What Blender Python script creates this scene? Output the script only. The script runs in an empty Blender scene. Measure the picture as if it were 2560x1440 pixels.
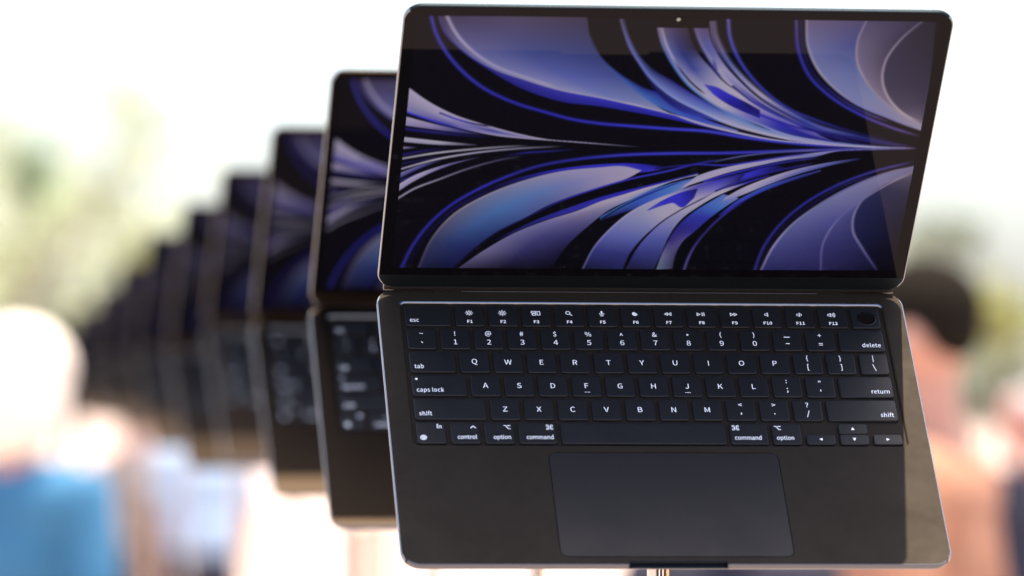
import bpy, bmesh, math, random
import numpy as np
from mathutils import Matrix, Vector, Euler, noise

random.seed(7)
scene = bpy.context.scene
COL = scene.collection
MM = 0.001
R = math.radians

# ------------------------------------------------------------------ camera, light, exposure
CAM_H = 1.55
PITCH = R(0.74)
FPX = 13142.2                                   # focal length in pixels of a 2560 px wide frame
cam_d = bpy.data.cameras.new('camera')
cam_d.sensor_width = 36.0
cam_d.lens = FPX / 2560 * 36.0
cam_d.clip_start, cam_d.clip_end = 0.05, 2000
cam_d.dof.use_dof = True
cam_d.dof.focus_distance = 2.985
cam_d.dof.aperture_fstop = 6.2
cam = bpy.data.objects.new('camera', cam_d)
COL.objects.link(cam)
cam.location = (0, 0, CAM_H)
cam.rotation_euler = (math.pi / 2 + PITCH, 0, 0)
scene.camera = cam

SUN_EL, SUN_AZ = R(84.77), R(78.4)                 # midsummer noon: the sun stands almost overhead
world = bpy.data.worlds.new('World')
scene.world = world
world.use_nodes = True
wn = world.node_tree.nodes
sky = wn.new('ShaderNodeTexSky')
sky.sky_type = 'NISHITA'
sky.sun_disc = False
sky.sun_elevation = SUN_EL
sky.sun_rotation = SUN_AZ
sky.dust_density = 2.5
sky.air_density = 0.8
wn['Background'].inputs[1].default_value = 0.13
world.node_tree.links.new(sky.outputs[0], wn['Background'].inputs[0])

sun_d = bpy.data.lights.new('sun', 'SUN')
sun_d.energy = 4.0
sun_d.angle = R(0.5)
sun_d.color = (1.0, 0.84, 0.65)
sun = bpy.data.objects.new('sun', sun_d)
COL.objects.link(sun)
to_sun = Vector((math.sin(SUN_AZ) * math.cos(SUN_EL), math.cos(SUN_AZ) * math.cos(SUN_EL), math.sin(SUN_EL)))
sun.rotation_euler = to_sun.to_track_quat('Z', 'Y').to_euler()
sun.location = to_sun * 30

EXPOSURE = 1.9
scene.view_settings.view_transform = 'Standard'
scene.view_settings.look = 'None'
scene.view_settings.exposure = EXPOSURE
scene.view_settings.gamma = 1.0
scene.view_settings.use_curve_mapping = False
SCREEN = 2.0 ** -EXPOSURE                        # screens are exposed to look as bright as photographed

# camera frame (right, down, forward) -> world
CAMM = Matrix(((1, 0, 0), (0, math.sin(PITCH), math.cos(PITCH)), (0, -math.cos(PITCH), math.sin(PITCH))))

def at(px, py, d):
    """world point seen at photo pixel (px, py) at depth d"""
    return Vector((0, 0, CAM_H)) + CAMM @ Vector(((px - 1280) / FPX * d, (py - 720) / FPX * d, d))

# ------------------------------------------------------------------ wallpaper on the screens: ribbons, some glass reflection included, painted into a colour attribute
def _curve(flat,n):
    P=np.array(flat,float).reshape(-1,2)/10.0
    d=np.r_[0,np.cumsum(np.linalg.norm(np.diff(P,axis=0),axis=1))]
    d/=d[-1]
    # cubic Hermite with finite-difference tangents
    m=np.gradient(P,d,axis=0) if len(P)>2 else np.repeat((P[1]-P[0])[None],2,0)
    s=np.linspace(0,1,n);k=np.clip(np.searchsorted(d,s,side='right')-1,0,len(P)-2)
    h=(d[k+1]-d[k])[:,None];u=((s-d[k])[:,None])/h
    return ((2*u**3-3*u**2+1)*P[k]+(u**3-2*u**2+u)*h*m[k]+(-2*u**3+3*u**2)*P[k+1]+(u**3-u**2)*h*m[k+1])
def _lin(c): 
    c=np.array(c,float)/255.0
    return np.where(c<.04045,c/12.92,((c+.055)/1.055)**2.4)
def _mat(C,ns,nt):
    C=_lin(C)                        # rows along, columns across
    if C.ndim==2: C=C[:,None,:]
    s=np.linspace(0,C.shape[0]-1,ns);i=np.clip(s.astype(int),0,max(C.shape[0]-2,0));f=(s-i)[:,None,None]
    D=C[i]*(1-f)+C[np.minimum(i+1,C.shape[0]-1)]*f
    t=np.linspace(0,C.shape[1]-1,nt);j=np.clip(t.astype(int),0,max(C.shape[1]-2,0));g=(t-j)[None,:,None]
    return D[:,j]*(1-g)+D[:,np.minimum(j+1,C.shape[1]-1)]*g
def paint(items,X0,X1,U0,U1,res=4.0,base=(6,9,20)):
    w=int((X1-X0)*res)+1;h=int((U1-U0)*res)+1
    img=np.zeros((h,w,3))+_lin(base)
    for it in items:
        if it[0]=='R':
            ns=1600;A=_curve(it[1],ns);B=_curve(it[2],ns)
            nt=int(min(900,max(24,np.linalg.norm(A-B,axis=1).max()*res*1.8)))
            t=np.linspace(0,1,nt)[None,:,None]
            P=A[:,None]*(1-t)+B[:,None]*t
            col=_mat(it[3],ns,nt)
            wd=np.linalg.norm(A-B,axis=1)[:,None]
            tt=t[...,0]
            e=np.minimum(tt,1-tt)*wd/0.35
            al=np.clip(e,0.25,1)*np.ones((ns,nt))
        else:
            ns=1600;P0=_curve(it[1],ns);wmm=it[2]/4.4*0.95
            T=np.gradient(P0,axis=0);T/=np.linalg.norm(T,axis=1)[:,None]+1e-9
            N=np.stack([-T[:,1],T[:,0]],1)
            nt=int(max(24,wmm*3*res*1.8));o=np.linspace(-1.3,1.3,nt)
            P=P0[:,None]+N[:,None]*(o*wmm)[None,:,None]
            col=np.repeat(_mat(it[3],ns,1),nt,1)
            s=np.linspace(0,1,ns)[:,None]
            al=np.exp(-(o/0.5)**2)[None,:]*np.clip((1-s)/.1,0,1)
        xi=np.round((P[...,0]-X0)*res).astype(int);yi=np.round((P[...,1]-U0)*res).astype(int)
        ok=(xi>=0)&(xi<w)&(yi>=0)&(yi<h)
        buf=np.zeros((h,w,3));a=np.zeros((h,w))
        order=np.argsort(al[ok],kind='stable')
        X=xi[ok][order];Y=yi[ok][order]
        buf[Y,X]=col[ok][order];a[Y,X]=al[ok][order]
        img=img*(1-a[...,None])+buf*a[...,None]
    for _ in range(2):
        q=np.pad(img,((1,1),(1,1),(0,0)),'edge')
        img=(q[:-2,1:-1]+q[2:,1:-1]+q[1:-1,:-2]+q[1:-1,2:]+2*q[1:-1,1:-1])/6
    return img      # row 0 = bottom

WALL = [
('R',[-1460,1551,-1329,1439,-1185,1349,-995,1272,-829,1216,-653,1172,-478,1156,-128,1123],[-1458,1368,-1295,1302,-1119,1240,-919,1193,-757,1174,-652,1166,-478,1151,-127,1120],[[(166,156,182),(150,140,165),(120,115,170)],[(166,156,182),(150,142,178),(60,58,160)],[(166,156,182),(60,60,150),(166,156,182)],[(166,156,182),(150,140,170),(166,156,182)],[(130,125,165),(150,145,170),(150,145,165)],[(40,40,70),(60,60,90),(30,30,60)]]),
('L',[-1460,1368,-1295,1299,-1118,1228,-989,1195],5,[(52,50,185),(52,50,185),(30,28,110),(6,8,20)]),
('L',[-1266,1361,-1159,1312,-1065,1282,-971,1263],5,[(30,28,110),(52,50,185),(30,28,110),(6,8,20)]),
('R',[-1458,1333,-1293,1279,-1082,1220,-989,1199],[-1458,1266,-1290,1238,-1081,1205,-988,1192],[[(166,156,182),(140,130,165)],[(150,140,172),(120,112,160)],[(90,85,140),(60,58,120)],[(6,8,20),(6,8,20)]]),
('L',[-1456,1241,-1289,1218,-1080,1194,-941,1181],9,[(30,28,110),(38,36,120),(24,24,80),(6,8,20)]),
('R',[-1457,1180,-1284,1156,-1040,1127],[-1455,1143,-1281,1125,-1040,1121],[[(166,156,182),(150,142,168)],[(170,165,180),(140,135,160)],[(70,68,95),(60,58,85)]]),
('R',[-1457,1109,-1377,1104],[-1455,1087,-1377,1099],[[(140,130,160),(120,110,150)],[(60,58,110),(40,38,90)]]),
('L',[-1447,1046,-1323,1078,-1187,1100],8,[(30,28,110),(30,28,90),(6,8,20)]),
('L',[-1462,1014,-1276,1059,-1049,1094,-821,1119,-729,1125],5,[(150,142,165),(175,170,185),(160,155,172),(130,126,145),(6,8,20)]),
('L',[-1459,976,-1330,1011,-1160,1045],6,[(30,28,90),(28,26,80),(6,8,20)]),
('L',[-1459,935,-1272,1009,-1046,1066,-819,1100,-533,1123],5,[(150,142,165),(172,166,185),(150,146,170),(120,116,140),(6,8,20)]),
('R',[-1460,905,-1327,977,-1215,1018],[-1457,866,-1325,954,-1214,1010],[[(130,122,160),(60,55,130)],[(110,105,160),(50,48,120)],[(6,8,20),(6,8,20)]]),
('L',[-1455,843,-1311,918,-1133,995],7,[(30,28,110),(34,32,110),(6,8,20)]),
('R',[-1458,819,-1378,886,-1211,971,-1021,1036],[-1458,765,-1374,844,-1210,954,-1020,1031],[[(166,156,182),(140,130,165)],[(168,160,185),(140,132,170)],[(130,124,165),(90,86,140)],[(40,38,80),(6,8,20)]]),
('L',[-1457,710,-1370,786,-1226,866,-1093,937,-926,1006,-746,1055],5,[(140,132,155),(150,142,162),(120,114,136),(95,90,115),(70,68,95),(6,8,20)]),
('L',[-883,1042,-793,1065,-644,1082,-473,1100],6,[(6,8,20),(40,38,130),(36,34,110),(6,8,20)]),
('L',[-1369,2062,-1336,1950,-1281,1832,-1178,1683,-1042,1550,-850,1438,-672,1372,-541,1328,-377,1296,-202,1279,42,1259,230,1246,467,1200,705,1166,941,1144,1176,1134],9,[(70,60,150),(60,58,160),(52,50,165),(46,44,160),(44,42,165),(48,46,175),(54,54,190),(60,62,198),(60,64,195),(54,60,190),(56,54,180),(60,55,170)]),
('R',[-1333,2063,-1303,1966,-1202,1833,-1031,1686,-813,1538,-587,1450,-390,1422,-213,1386,34,1328,226,1277,466,1211,822,1158,1294,1130],[-1322,2063,-1267,1936,-1166,1811,-997,1686,-820,1610,-630,1540,-396,1486,-161,1433,30,1367,165,1307,346,1248,585,1189,940,1150,1294,1131],[[(40,34,90),(96,84,130)],[(34,30,120),(60,54,150)],[(36,33,130),(58,54,160)],[(34,32,140),(52,50,185)],[(30,30,140),(50,50,190)],[(36,36,160),(46,46,185)],[(46,46,180),(60,60,190)],[(50,50,170),(60,60,170)]]),
('R',[-1322,2063,-1267,1936,-1166,1811,-997,1686,-820,1610,-630,1540,-396,1486,-161,1433,30,1367,165,1307,346,1248,585,1189,940,1150,1294,1131],[-518,2077,-487,1934,-428,1801,-336,1681,-220,1562,-81,1442,30,1367,103,1345,223,1300,404,1245,608,1192,940,1152,1294,1133],[[(70,60,95),(84,74,104),(72,62,84)],[(110,108,160),(70,80,140),(58,66,120)],[(135,132,172),(92,100,168),(74,84,146)],[(150,146,178),(112,120,176),(110,120,165)],[(165,158,182),(140,140,178),(150,148,172)],[(166,156,178),(160,150,175),(155,150,180)],[(166,156,178),(165,155,178),(120,125,190)],[(160,155,182),(165,158,182),(150,150,190)],[(150,148,185),(158,154,185),(140,136,185)],[(120,116,165),(130,126,170),(110,108,165)]]),
('L',[-1283,2064,-1229,1952,-1134,1827,-988,1709,-822,1632,-632,1556],8,[(150,138,165),(160,150,182),(156,148,180),(150,145,178),(150,145,178),(160,152,178)]),
('R',[-485,1934,-428,1801,-336,1681,-220,1562,-81,1442,28,1379,103,1345,223,1300,403,1248],[-473,1900,-397,1766,-308,1677,-221,1610,-141,1558,-63,1529,121,1391,244,1324,415,1252],[[(48,56,96),(6,8,20)],[(62,80,140),(14,18,60)],[(70,104,180),(24,24,96)],[(66,110,182),(32,30,130)],[(64,100,180),(44,44,160)],[(66,92,180),(58,66,176)],[(120,130,182),(90,104,180)]]),
('R',[-331,2058,-302,1970,-259,1858,-195,1746,-120,1634,-36,1544,52,1473,145,1417,238,1364,331,1312,537,1237,821,1170,1176,1138],[-323,2044,-288,1925,-236,1806,-171,1679,-101,1566,-35,1483,61,1400,181,1356,331,1308],[[(6,8,20),(6,8,20)],[(40,50,100),(6,8,20)],[(56,70,150),(16,16,60)],[(60,76,176),(28,28,110)],[(62,86,180),(50,56,160)],[(120,130,185),(72,96,178)]]),
('R',[-331,2058,-302,1970,-259,1858,-195,1746,-120,1634,-36,1544,52,1473,145,1417,238,1364,331,1312,537,1237,821,1170,1176,1138],[-311,2059,-266,1925,-201,1799,-116,1702,-4,1621,103,1539,197,1471,297,1404,382,1367,531,1284,817,1195,1175,1144],[[(60,54,84),(58,50,80)],[(90,98,160),(60,62,120)],[(90,106,176),(20,22,70)],[(120,130,190),(36,36,130)],[(120,136,190),(60,70,170)],[(165,158,185),(76,116,178)],[(168,160,182),(84,120,180)],[(168,160,185),(100,124,180)],[(160,155,185),(110,120,178)],[(110,106,160),(80,80,150)]]),
('L',[-331,2058,-302,1970,-259,1858,-195,1746,-120,1634,-36,1544,52,1473,145,1417,238,1364,331,1312,537,1237,821,1170,1176,1138],6,[(96,86,112),(100,104,165),(108,120,186),(130,140,195),(150,155,195),(168,162,188),(170,162,188),(168,160,188),(150,146,182)]),
('R',[-117,1999,-90,1906,-44,1802,16,1697,91,1592,182,1502,289,1419,413,1352,529,1299,649,1239,937,1170,1294,1133],[47,2002,86,1886,143,1789,209,1707,283,1618,373,1543,466,1483,514,1453,705,1345,934,1194,1293,1134],[[(110,96,120),(78,66,104),(60,50,64)],[(96,108,170),(46,54,120),(30,34,70)],[(150,146,182),(66,76,150),(120,118,165)],[(165,158,182),(150,146,180),(166,158,180)],[(168,160,182),(168,158,178),(170,160,180)],[(120,120,180),(110,100,180),(170,160,182)],[(60,70,160),(44,40,170),(160,152,185)],[(40,44,120),(36,32,150),(120,116,180)],[(30,32,100),(26,24,120),(50,48,150)],[(60,58,150),(30,28,110),(40,36,120)],[(90,86,150),(40,38,110),(60,54,120)]]),
('L',[-117,1999,-90,1906,-44,1802,16,1697,91,1592,182,1502,289,1419,413,1352,529,1299,649,1239,937,1170,1294,1133],6,[(130,116,140),(90,112,178),(88,128,190),(100,128,185),(110,126,186),(140,142,190),(140,146,190),(110,120,180),(130,128,175)]),
('L',[-100,1999,-62,1884,-11,1779,53,1675,126,1585,203,1513],5,[(150,136,158),(160,150,182),(160,152,182),(40,40,100),(24,24,70),(6,8,20)]),
('R',[183,1592,242,1579,328,1527,428,1467,516,1407],[183,1589,236,1525,314,1458,413,1398,524,1345],[[(70,76,170),(70,76,170)],[(50,44,185),(54,50,190)],[(44,38,180),(30,26,140)],[(24,20,110),(30,26,140)],[(24,20,110),(36,32,140)]]),
('R',[70,2002,103,1909,151,1820,213,1723,281,1633,373,1543,462,1468,517,1430,734,1299,994,1187,1293,1134],[158,2003,182,1918,224,1828,288,1724,362,1634,441,1551,510,1484,679,1364,866,1267,1052,1187,1293,1136],[[(116,100,128),(94,80,124),(90,76,110)],[(130,124,170),(82,92,160),(100,96,160)],[(165,156,180),(150,146,178),(150,142,178)],[(168,158,182),(120,116,170),(160,150,182)],[(110,112,180),(40,38,150),(165,156,186)],[(60,58,170),(24,22,90),(140,136,180)],[(40,36,160),(18,16,80),(90,88,165)],[(30,28,120),(20,18,90),(60,58,150)],[(26,24,110),(20,20,90),(44,40,120)],[(60,56,130),(30,28,90),(60,54,120)]]),
('R',[203,1783,219,1768,244,1708],[203,1775,214,1738,243,1689],[[(120,116,165),(120,116,165)],[(92,90,160),(92,90,160)],[(110,106,165),(110,106,165)]]),
('L',[71,2002,106,1909,157,1812,220,1715,282,1625],6,[(40,34,50),(16,18,40),(30,32,80),(50,54,130),(60,60,150)]),
('L',[180,2052,204,1948,243,1859,301,1754,369,1664,443,1582,505,1522,662,1406,864,1286,1107,1211,1387,1137],13,[(100,84,112),(110,96,130),(96,104,165),(140,138,178),(165,156,182),(120,118,172),(70,80,165),(90,96,165),(50,60,140),(40,46,110),(70,64,120)]),
('L',[165,2052,189,1933,234,1836,305,1724,373,1634,446,1551,509,1491,704,1353,992,1202],5,[(110,92,120),(70,72,130),(24,26,80),(24,24,70),(60,58,140),(44,42,150),(6,8,20)]),
('L',[340,1585,470,1465,633,1360,830,1278,1048,1218,1312,1168],6,[(30,28,110),(40,44,150),(60,70,160),(60,66,150),(36,36,110),(60,50,110)]),
('L',[516,1374,688,1299,929,1232,1170,1181,1408,1150],7,[(44,38,170),(40,36,150),(28,26,110),(34,30,110),(64,50,110)]),
('L',[259,2073,283,1947,336,1813,407,1693,516,1558,672,1422,858,1329,1042,1257,1287,1183],8,[(110,92,150),(74,72,170),(60,64,160),(56,60,150),(50,54,150),(50,50,140),(36,36,110),(24,24,80),(40,34,80)]),
('L',[701,1190,939,1159,1176,1138,1440,1132],6,[(150,145,185),(150,146,180),(170,165,190),(120,100,130)]),
('L',[712,1105,945,1113,1178,1125,1440,1133],5,[(60,60,160),(90,90,170),(110,110,175),(110,90,130)]),
('R',[692,2073,726,1879,802,1714,926,1564,1056,1458,1263,1353,1453,1263],[1028,2079,997,1929,1013,1778,1085,1627,1184,1499,1316,1385,1447,1303],[[(110,96,128),(86,76,116)],[(110,112,160),(70,80,140)],[(120,124,168),(100,110,160)],[(126,128,170),(120,126,165)],[(130,128,165),(140,132,160)],[(150,140,165),(150,138,160)]]),
('R',[1028,2079,997,1929,1013,1778,1085,1627,1184,1499,1316,1385,1447,1303],[1345,2084,1237,1940,1173,1781,1173,1644,1227,1507,1314,1403,1449,1317],[[(84,76,112),(56,52,78)],[(110,100,130),(60,56,84)],[(120,108,138),(80,72,100)],[(130,116,140),(110,98,122)],[(140,126,148),(130,116,138)],[(150,136,154),(140,126,146)]]),
('R',[1345,2084,1237,1940,1173,1781,1173,1644,1227,1507,1314,1403,1449,1317],[1411,2085,1422,1936,1433,1785,1443,1633,1450,1510,1454,1418,1453,1340],[[(46,42,62),(40,36,52)],[(56,52,76),(44,40,58)],[(62,58,86),(48,44,66)],[(70,64,90),(54,50,74)],[(90,80,104),(64,58,84)],[(130,116,136),(90,80,104)]]),
('L',[692,2073,726,1879,802,1714,926,1564,1056,1458,1263,1353,1453,1263],6,[(140,124,150),(140,136,166),(150,146,170),(140,138,172),(120,124,178),(130,122,165),(150,138,160)]),
('L',[1028,2079,997,1929,1013,1778,1085,1627,1184,1499,1316,1385,1447,1303],5,[(120,110,140),(140,128,156),(150,138,160),(140,128,152),(150,136,156),(170,156,166)]),
('L',[1345,2084,1237,1940,1173,1781,1173,1644,1227,1507,1314,1403,1449,1317],6,[(90,80,105),(120,108,132),(140,126,148),(150,138,156),(160,146,160),(170,156,166),(150,136,150)]),
('L',[635,2072,677,1848,758,1668,894,1517,1084,1382,1272,1288,1457,1219],8,[(84,68,120),(54,52,150),(50,48,150),(50,50,160),(56,54,160),(90,70,140),(100,76,130)]),
('L',[662,2073,701,1864,779,1683,912,1536,1073,1417,1267,1322],6,[(40,36,80),(26,24,90),(24,22,80),(34,32,110),(60,50,130),(90,70,130)]),
('L',[-1390,176,-1337,358,-1267,506,-1152,663,-1022,778,-857,886,-691,967,-465,1026,-237,1058,62,1076,365,1083,713,1103,1061,1120,1353,1131],9,[(44,40,130),(44,42,140),(42,40,150),(48,46,165),(44,42,140),(42,42,150),(52,52,180),(58,58,190),(54,54,180),(60,56,180),(60,56,165),(80,76,160),(90,80,140)]),
('L',[-1354,201,-1302,362,-1231,498,-1116,650,-985,754,-820,855],10,[(10,10,36),(14,14,50),(14,14,60),(20,20,80),(20,20,80),(12,12,44)]),
('R',[-1021,762,-798,875,-573,948,-345,987,-137,996,28,976],[-97,933,-93,933,-72,934,-50,939,-4,950,34,971],[[(10,10,40),(30,30,120)],[(24,24,90),(40,38,160)],[(40,38,160),(46,42,180)],[(46,42,180),(46,42,180)],[(44,40,180),(40,36,160)],[(20,20,80),(20,20,80)]]),
('R',[-1294,177,-1226,427,-1123,600,-950,747,-750,856,-571,921,-342,959,-193,971,-102,946],[-1094,179,-1006,314,-878,459,-724,572,-605,669,-439,761,-271,834,-156,895,-99,943],[[(34,34,74),(24,26,60),(20,22,70)],[(62,66,104),(40,56,110),(34,40,100)],[(100,96,124),(66,96,150),(44,64,120)],[(112,116,150),(74,112,168),(66,84,140)],[(130,130,160),(92,118,172),(90,96,150)],[(145,138,168),(120,124,172),(120,118,160)],[(152,142,172),(150,140,172),(150,140,170)],[(160,150,175),(160,150,175),(160,150,174)]]),
('L',[-1294,177,-1226,427,-1123,600,-950,747,-750,856,-571,921,-342,959,-193,971,-102,946],5,[(60,56,84),(90,86,110),(130,122,140),(140,134,158),(140,134,165),(150,142,170),(150,142,172),(160,150,176)]),
('L',[-1094,179,-994,314,-866,462,-702,584,-549,696,-372,789,-182,870,76,951,200,997,485,1055],5,[(14,14,34),(16,16,50),(20,20,60),(24,22,90),(40,38,150),(50,46,175),(54,52,185),(54,52,180),(40,38,140),(30,28,110)]),
('R',[-873,406,-653,564,-431,682,-310,740,-177,791,-12,848,115,894,221,933],[-873,398,-651,537,-427,639,-306,705,-174,763,-53,816,75,863,222,922],[[(20,20,60),(24,22,70)],[(36,34,110),(40,38,130)],[(44,42,150),(44,42,160)],[(40,38,160),(46,44,175)],[(40,38,160),(44,42,170)],[(30,28,120),(36,34,140)]]),
('R',[-1074,174,-936,317,-761,464,-594,558,-426,634,-306,705,-174,763,-53,816,75,863,222,922],[-535,184,-459,367,-346,529,-252,641,-126,730,-8,809,127,886,224,913],[[(60,54,84),(22,20,40),(16,16,34)],[(110,104,140),(56,52,104),(30,28,66)],[(110,106,150),(72,70,126),(52,50,104)],[(116,112,158),(98,92,140),(84,80,130)],[(140,132,164),(130,120,152),(120,116,156)],[(164,152,174),(160,150,170),(140,140,176)],[(168,156,176),(168,156,174),(100,124,180)],[(168,158,178),(165,156,178),(80,116,180)],[(168,158,180),(160,152,180),(90,116,180)]]),
('R',[-294,589,-167,695,-39,787,97,855,231,898],[-291,559,-144,632,3,705,127,789,208,857],[[(60,100,170),(14,16,60)],[(60,110,180),(26,26,110)],[(50,90,180),(60,90,180)],[(60,116,182),(80,116,182)],[(70,90,180),(150,146,180)]]),
('L',[-282,574,-191,658,-78,741,36,810,151,871],4,[(12,14,50),(16,16,70),(24,24,110),(36,40,130),(40,60,140)]),
('R',[224,909,302,947,435,992,595,1036,757,1072,899,1096,946,1103,1295,1127],[146,819,256,872,387,933,546,987,706,1034,902,1073,948,1092,1295,1124],[[(150,146,182),(165,156,180)],[(165,156,182),(160,150,178)],[(160,150,180),(150,146,182)],[(140,138,178),(110,110,170)],[(150,144,180),(90,92,165)],[(140,136,175),(90,88,150)]]),
('L',[311,1018,428,1053,589,1084,753,1103,897,1112],4,[(60,70,100),(90,96,140),(80,84,140),(90,92,150),(110,108,160)]),
('L',[-24,958,105,982,214,994,380,991,542,1023,703,1060,865,1088],5,[(30,26,100),(36,32,130),(50,46,160),(54,50,180),(54,50,170),(60,56,160),(60,60,150)]),
('L',[262,865,389,919,548,973,708,1019,904,1059],6,[(54,50,185),(46,44,175),(40,36,160),(44,40,140),(50,46,120)]),
('R',[432,878,487,927,560,962,656,996],[439,871,514,890,608,932,714,975],[[(46,42,150),(40,38,150)],[(50,46,190),(46,44,180)],[(44,40,170),(30,28,120)],[(24,22,90),(24,22,80)]]),
('R',[-353,186,-304,353,-225,498,-119,630,9,724,106,777,232,838,365,889,496,942],[-124,183,-87,323,-10,468,54,544,145,633,246,714,327,780,452,852],[[(26,26,60),(40,42,96)],[(56,60,130),(50,56,120)],[(100,104,170),(84,92,160)],[(130,132,175),(120,124,170)],[(150,148,176),(160,152,174)],[(165,156,178),(168,158,178)],[(70,64,170),(165,156,178)],[(46,40,180),(120,116,180)],[(30,28,120),(30,28,90)]]),
('R',[-34,644,46,720,160,789,235,812],[-23,641,61,683,107,699,158,665,222,737],[[(80,80,180),(80,80,180)],[(46,42,185),(54,50,180)],[(44,40,185),(50,46,180)],[(24,22,90),(40,36,150)]]),
('L',[-353,186,-304,353,-225,498,-119,630,9,724,106,777,232,838,365,889,496,942],4,[(90,84,120),(110,108,160),(140,138,180),(160,152,180),(160,152,180),(130,124,175),(60,56,150),(6,8,20)]),
('R',[-107,184,-57,352,32,512,69,559,144,634,246,714,348,791,480,853,611,914],[56,185,88,325,111,434,136,510,182,594,251,670,327,739,404,792,507,853,638,914],[[(30,30,66),(40,42,84)],[(56,60,130),(60,66,130)],[(90,94,165),(84,92,160)],[(120,122,175),(130,130,172)],[(160,152,176),(150,146,176)],[(168,158,178),(166,156,178)],[(168,158,178),(168,158,178)],[(54,48,170),(60,54,170)],[(30,28,120),(40,38,130)]]),
('L',[-120,195,-84,326,-18,441,54,547,144,635,246,715,323,772],4,[(20,20,34),(10,10,24),(14,14,36),(30,30,70),(60,56,90),(50,48,110),(40,38,110)]),
('R',[68,182,91,320,110,396,130,465,171,549,234,632,314,708,384,769],[161,190,169,313,198,405,261,489,333,588,407,672,476,740],[[(96,112,136),(60,62,90)],[(110,108,150),(70,66,110)],[(56,46,120),(90,80,140)],[(44,36,130),(50,46,140)],[(50,60,160),(44,50,160)],[(66,104,180),(66,110,180)],[(84,112,182),(120,126,180)]]),
('R',[403,747,484,815,613,892,744,953,911,1007,958,1019,1128,1056],[381,702,490,763,620,839,750,908,915,977,961,994,1130,1043],[[(160,152,178),(90,110,178)],[(168,158,180),(160,150,178)],[(165,156,180),(120,120,172)],[(140,136,176),(80,84,160)],[(110,110,165),(70,76,150)],[(30,30,80),(24,24,70)]]),
('R',[381,611,468,718,595,817,725,885,917,962],[387,604,487,699,614,794,739,863,918,948],[[(44,40,160),(30,28,120)],[(60,86,180),(44,40,170)],[(60,100,180),(40,38,150)],[(60,76,160),(30,28,120)],[(70,76,150),(24,24,80)]]),
('L',[337,791,451,860,582,921,715,967,875,1014],6,[(40,36,130),(46,42,150),(40,36,140),(36,34,120),(40,38,110)]),
('L',[229,180,242,268,269,368,319,475,384,581,462,673,523,726],6,[(84,72,130),(80,70,140),(60,52,120),(50,44,110),(54,48,130),(50,46,150),(30,28,110)]),
('R',[674,185,718,359,813,548,936,690,1106,835,1269,932,1448,1000],[1018,188,1006,402,1056,563,1174,724,1291,837,1352,885,1451,953],[[(46,46,104),(44,42,90)],[(80,82,140),(60,58,116)],[(104,106,156),(80,78,140)],[(120,120,162),(104,102,150)],[(130,126,162),(116,112,150)],[(120,112,146),(120,110,140)]]),
('R',[1018,188,1006,402,1056,563,1174,724,1291,837,1352,885,1451,953],[1343,191,1239,356,1163,500,1154,628,1189,741,1278,845,1450,946],[[(44,42,90),(16,18,44)],[(60,58,116),(40,42,90)],[(80,78,138),(60,62,116)],[(96,94,146),(80,80,130)],[(110,106,146),(100,96,136)],[(110,100,132),(106,98,126)]]),
('R',[1343,191,1239,356,1163,500,1154,628,1189,741,1278,845,1450,946],[1465,192,1460,293,1456,407,1454,503,1452,616,1452,728,1452,886],[[(8,10,26),(6,7,16)],[(20,24,60),(8,10,24)],[(36,40,86),(14,16,36)],[(44,48,92),(24,26,54)],[(50,52,92),(40,40,70)],[(100,92,116),(70,64,84)]]),
('L',[674,185,718,359,813,548,936,690,1106,835,1269,932,1448,1000],6,[(110,100,140),(140,134,172),(120,118,158),(110,108,150),(104,102,150),(120,110,145),(140,126,146)]),
('L',[1018,188,1006,402,1056,563,1174,724,1291,837,1352,885,1451,953],5,[(80,74,124),(96,92,146),(110,106,156),(100,98,150),(112,108,150),(130,120,146),(160,146,156)]),
('L',[1343,191,1239,356,1163,500,1154,628,1189,741,1278,845,1450,946],6,[(50,46,90),(96,90,136),(120,114,156),(120,116,158),(110,106,146),(120,112,140),(150,138,150)]),
('L',[636,184,665,358,739,541,860,705,1008,834,1205,947,1451,1035],8,[(50,44,120),(48,44,130),(46,42,130),(46,42,140),(46,44,140),(70,56,140),(90,70,130)]),
('L',[658,184,689,358,772,541,897,696,1055,837,1239,938],6,[(20,18,50),(20,18,56),(22,20,60),(24,22,70),(30,28,90),(50,42,100)])
]

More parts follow.
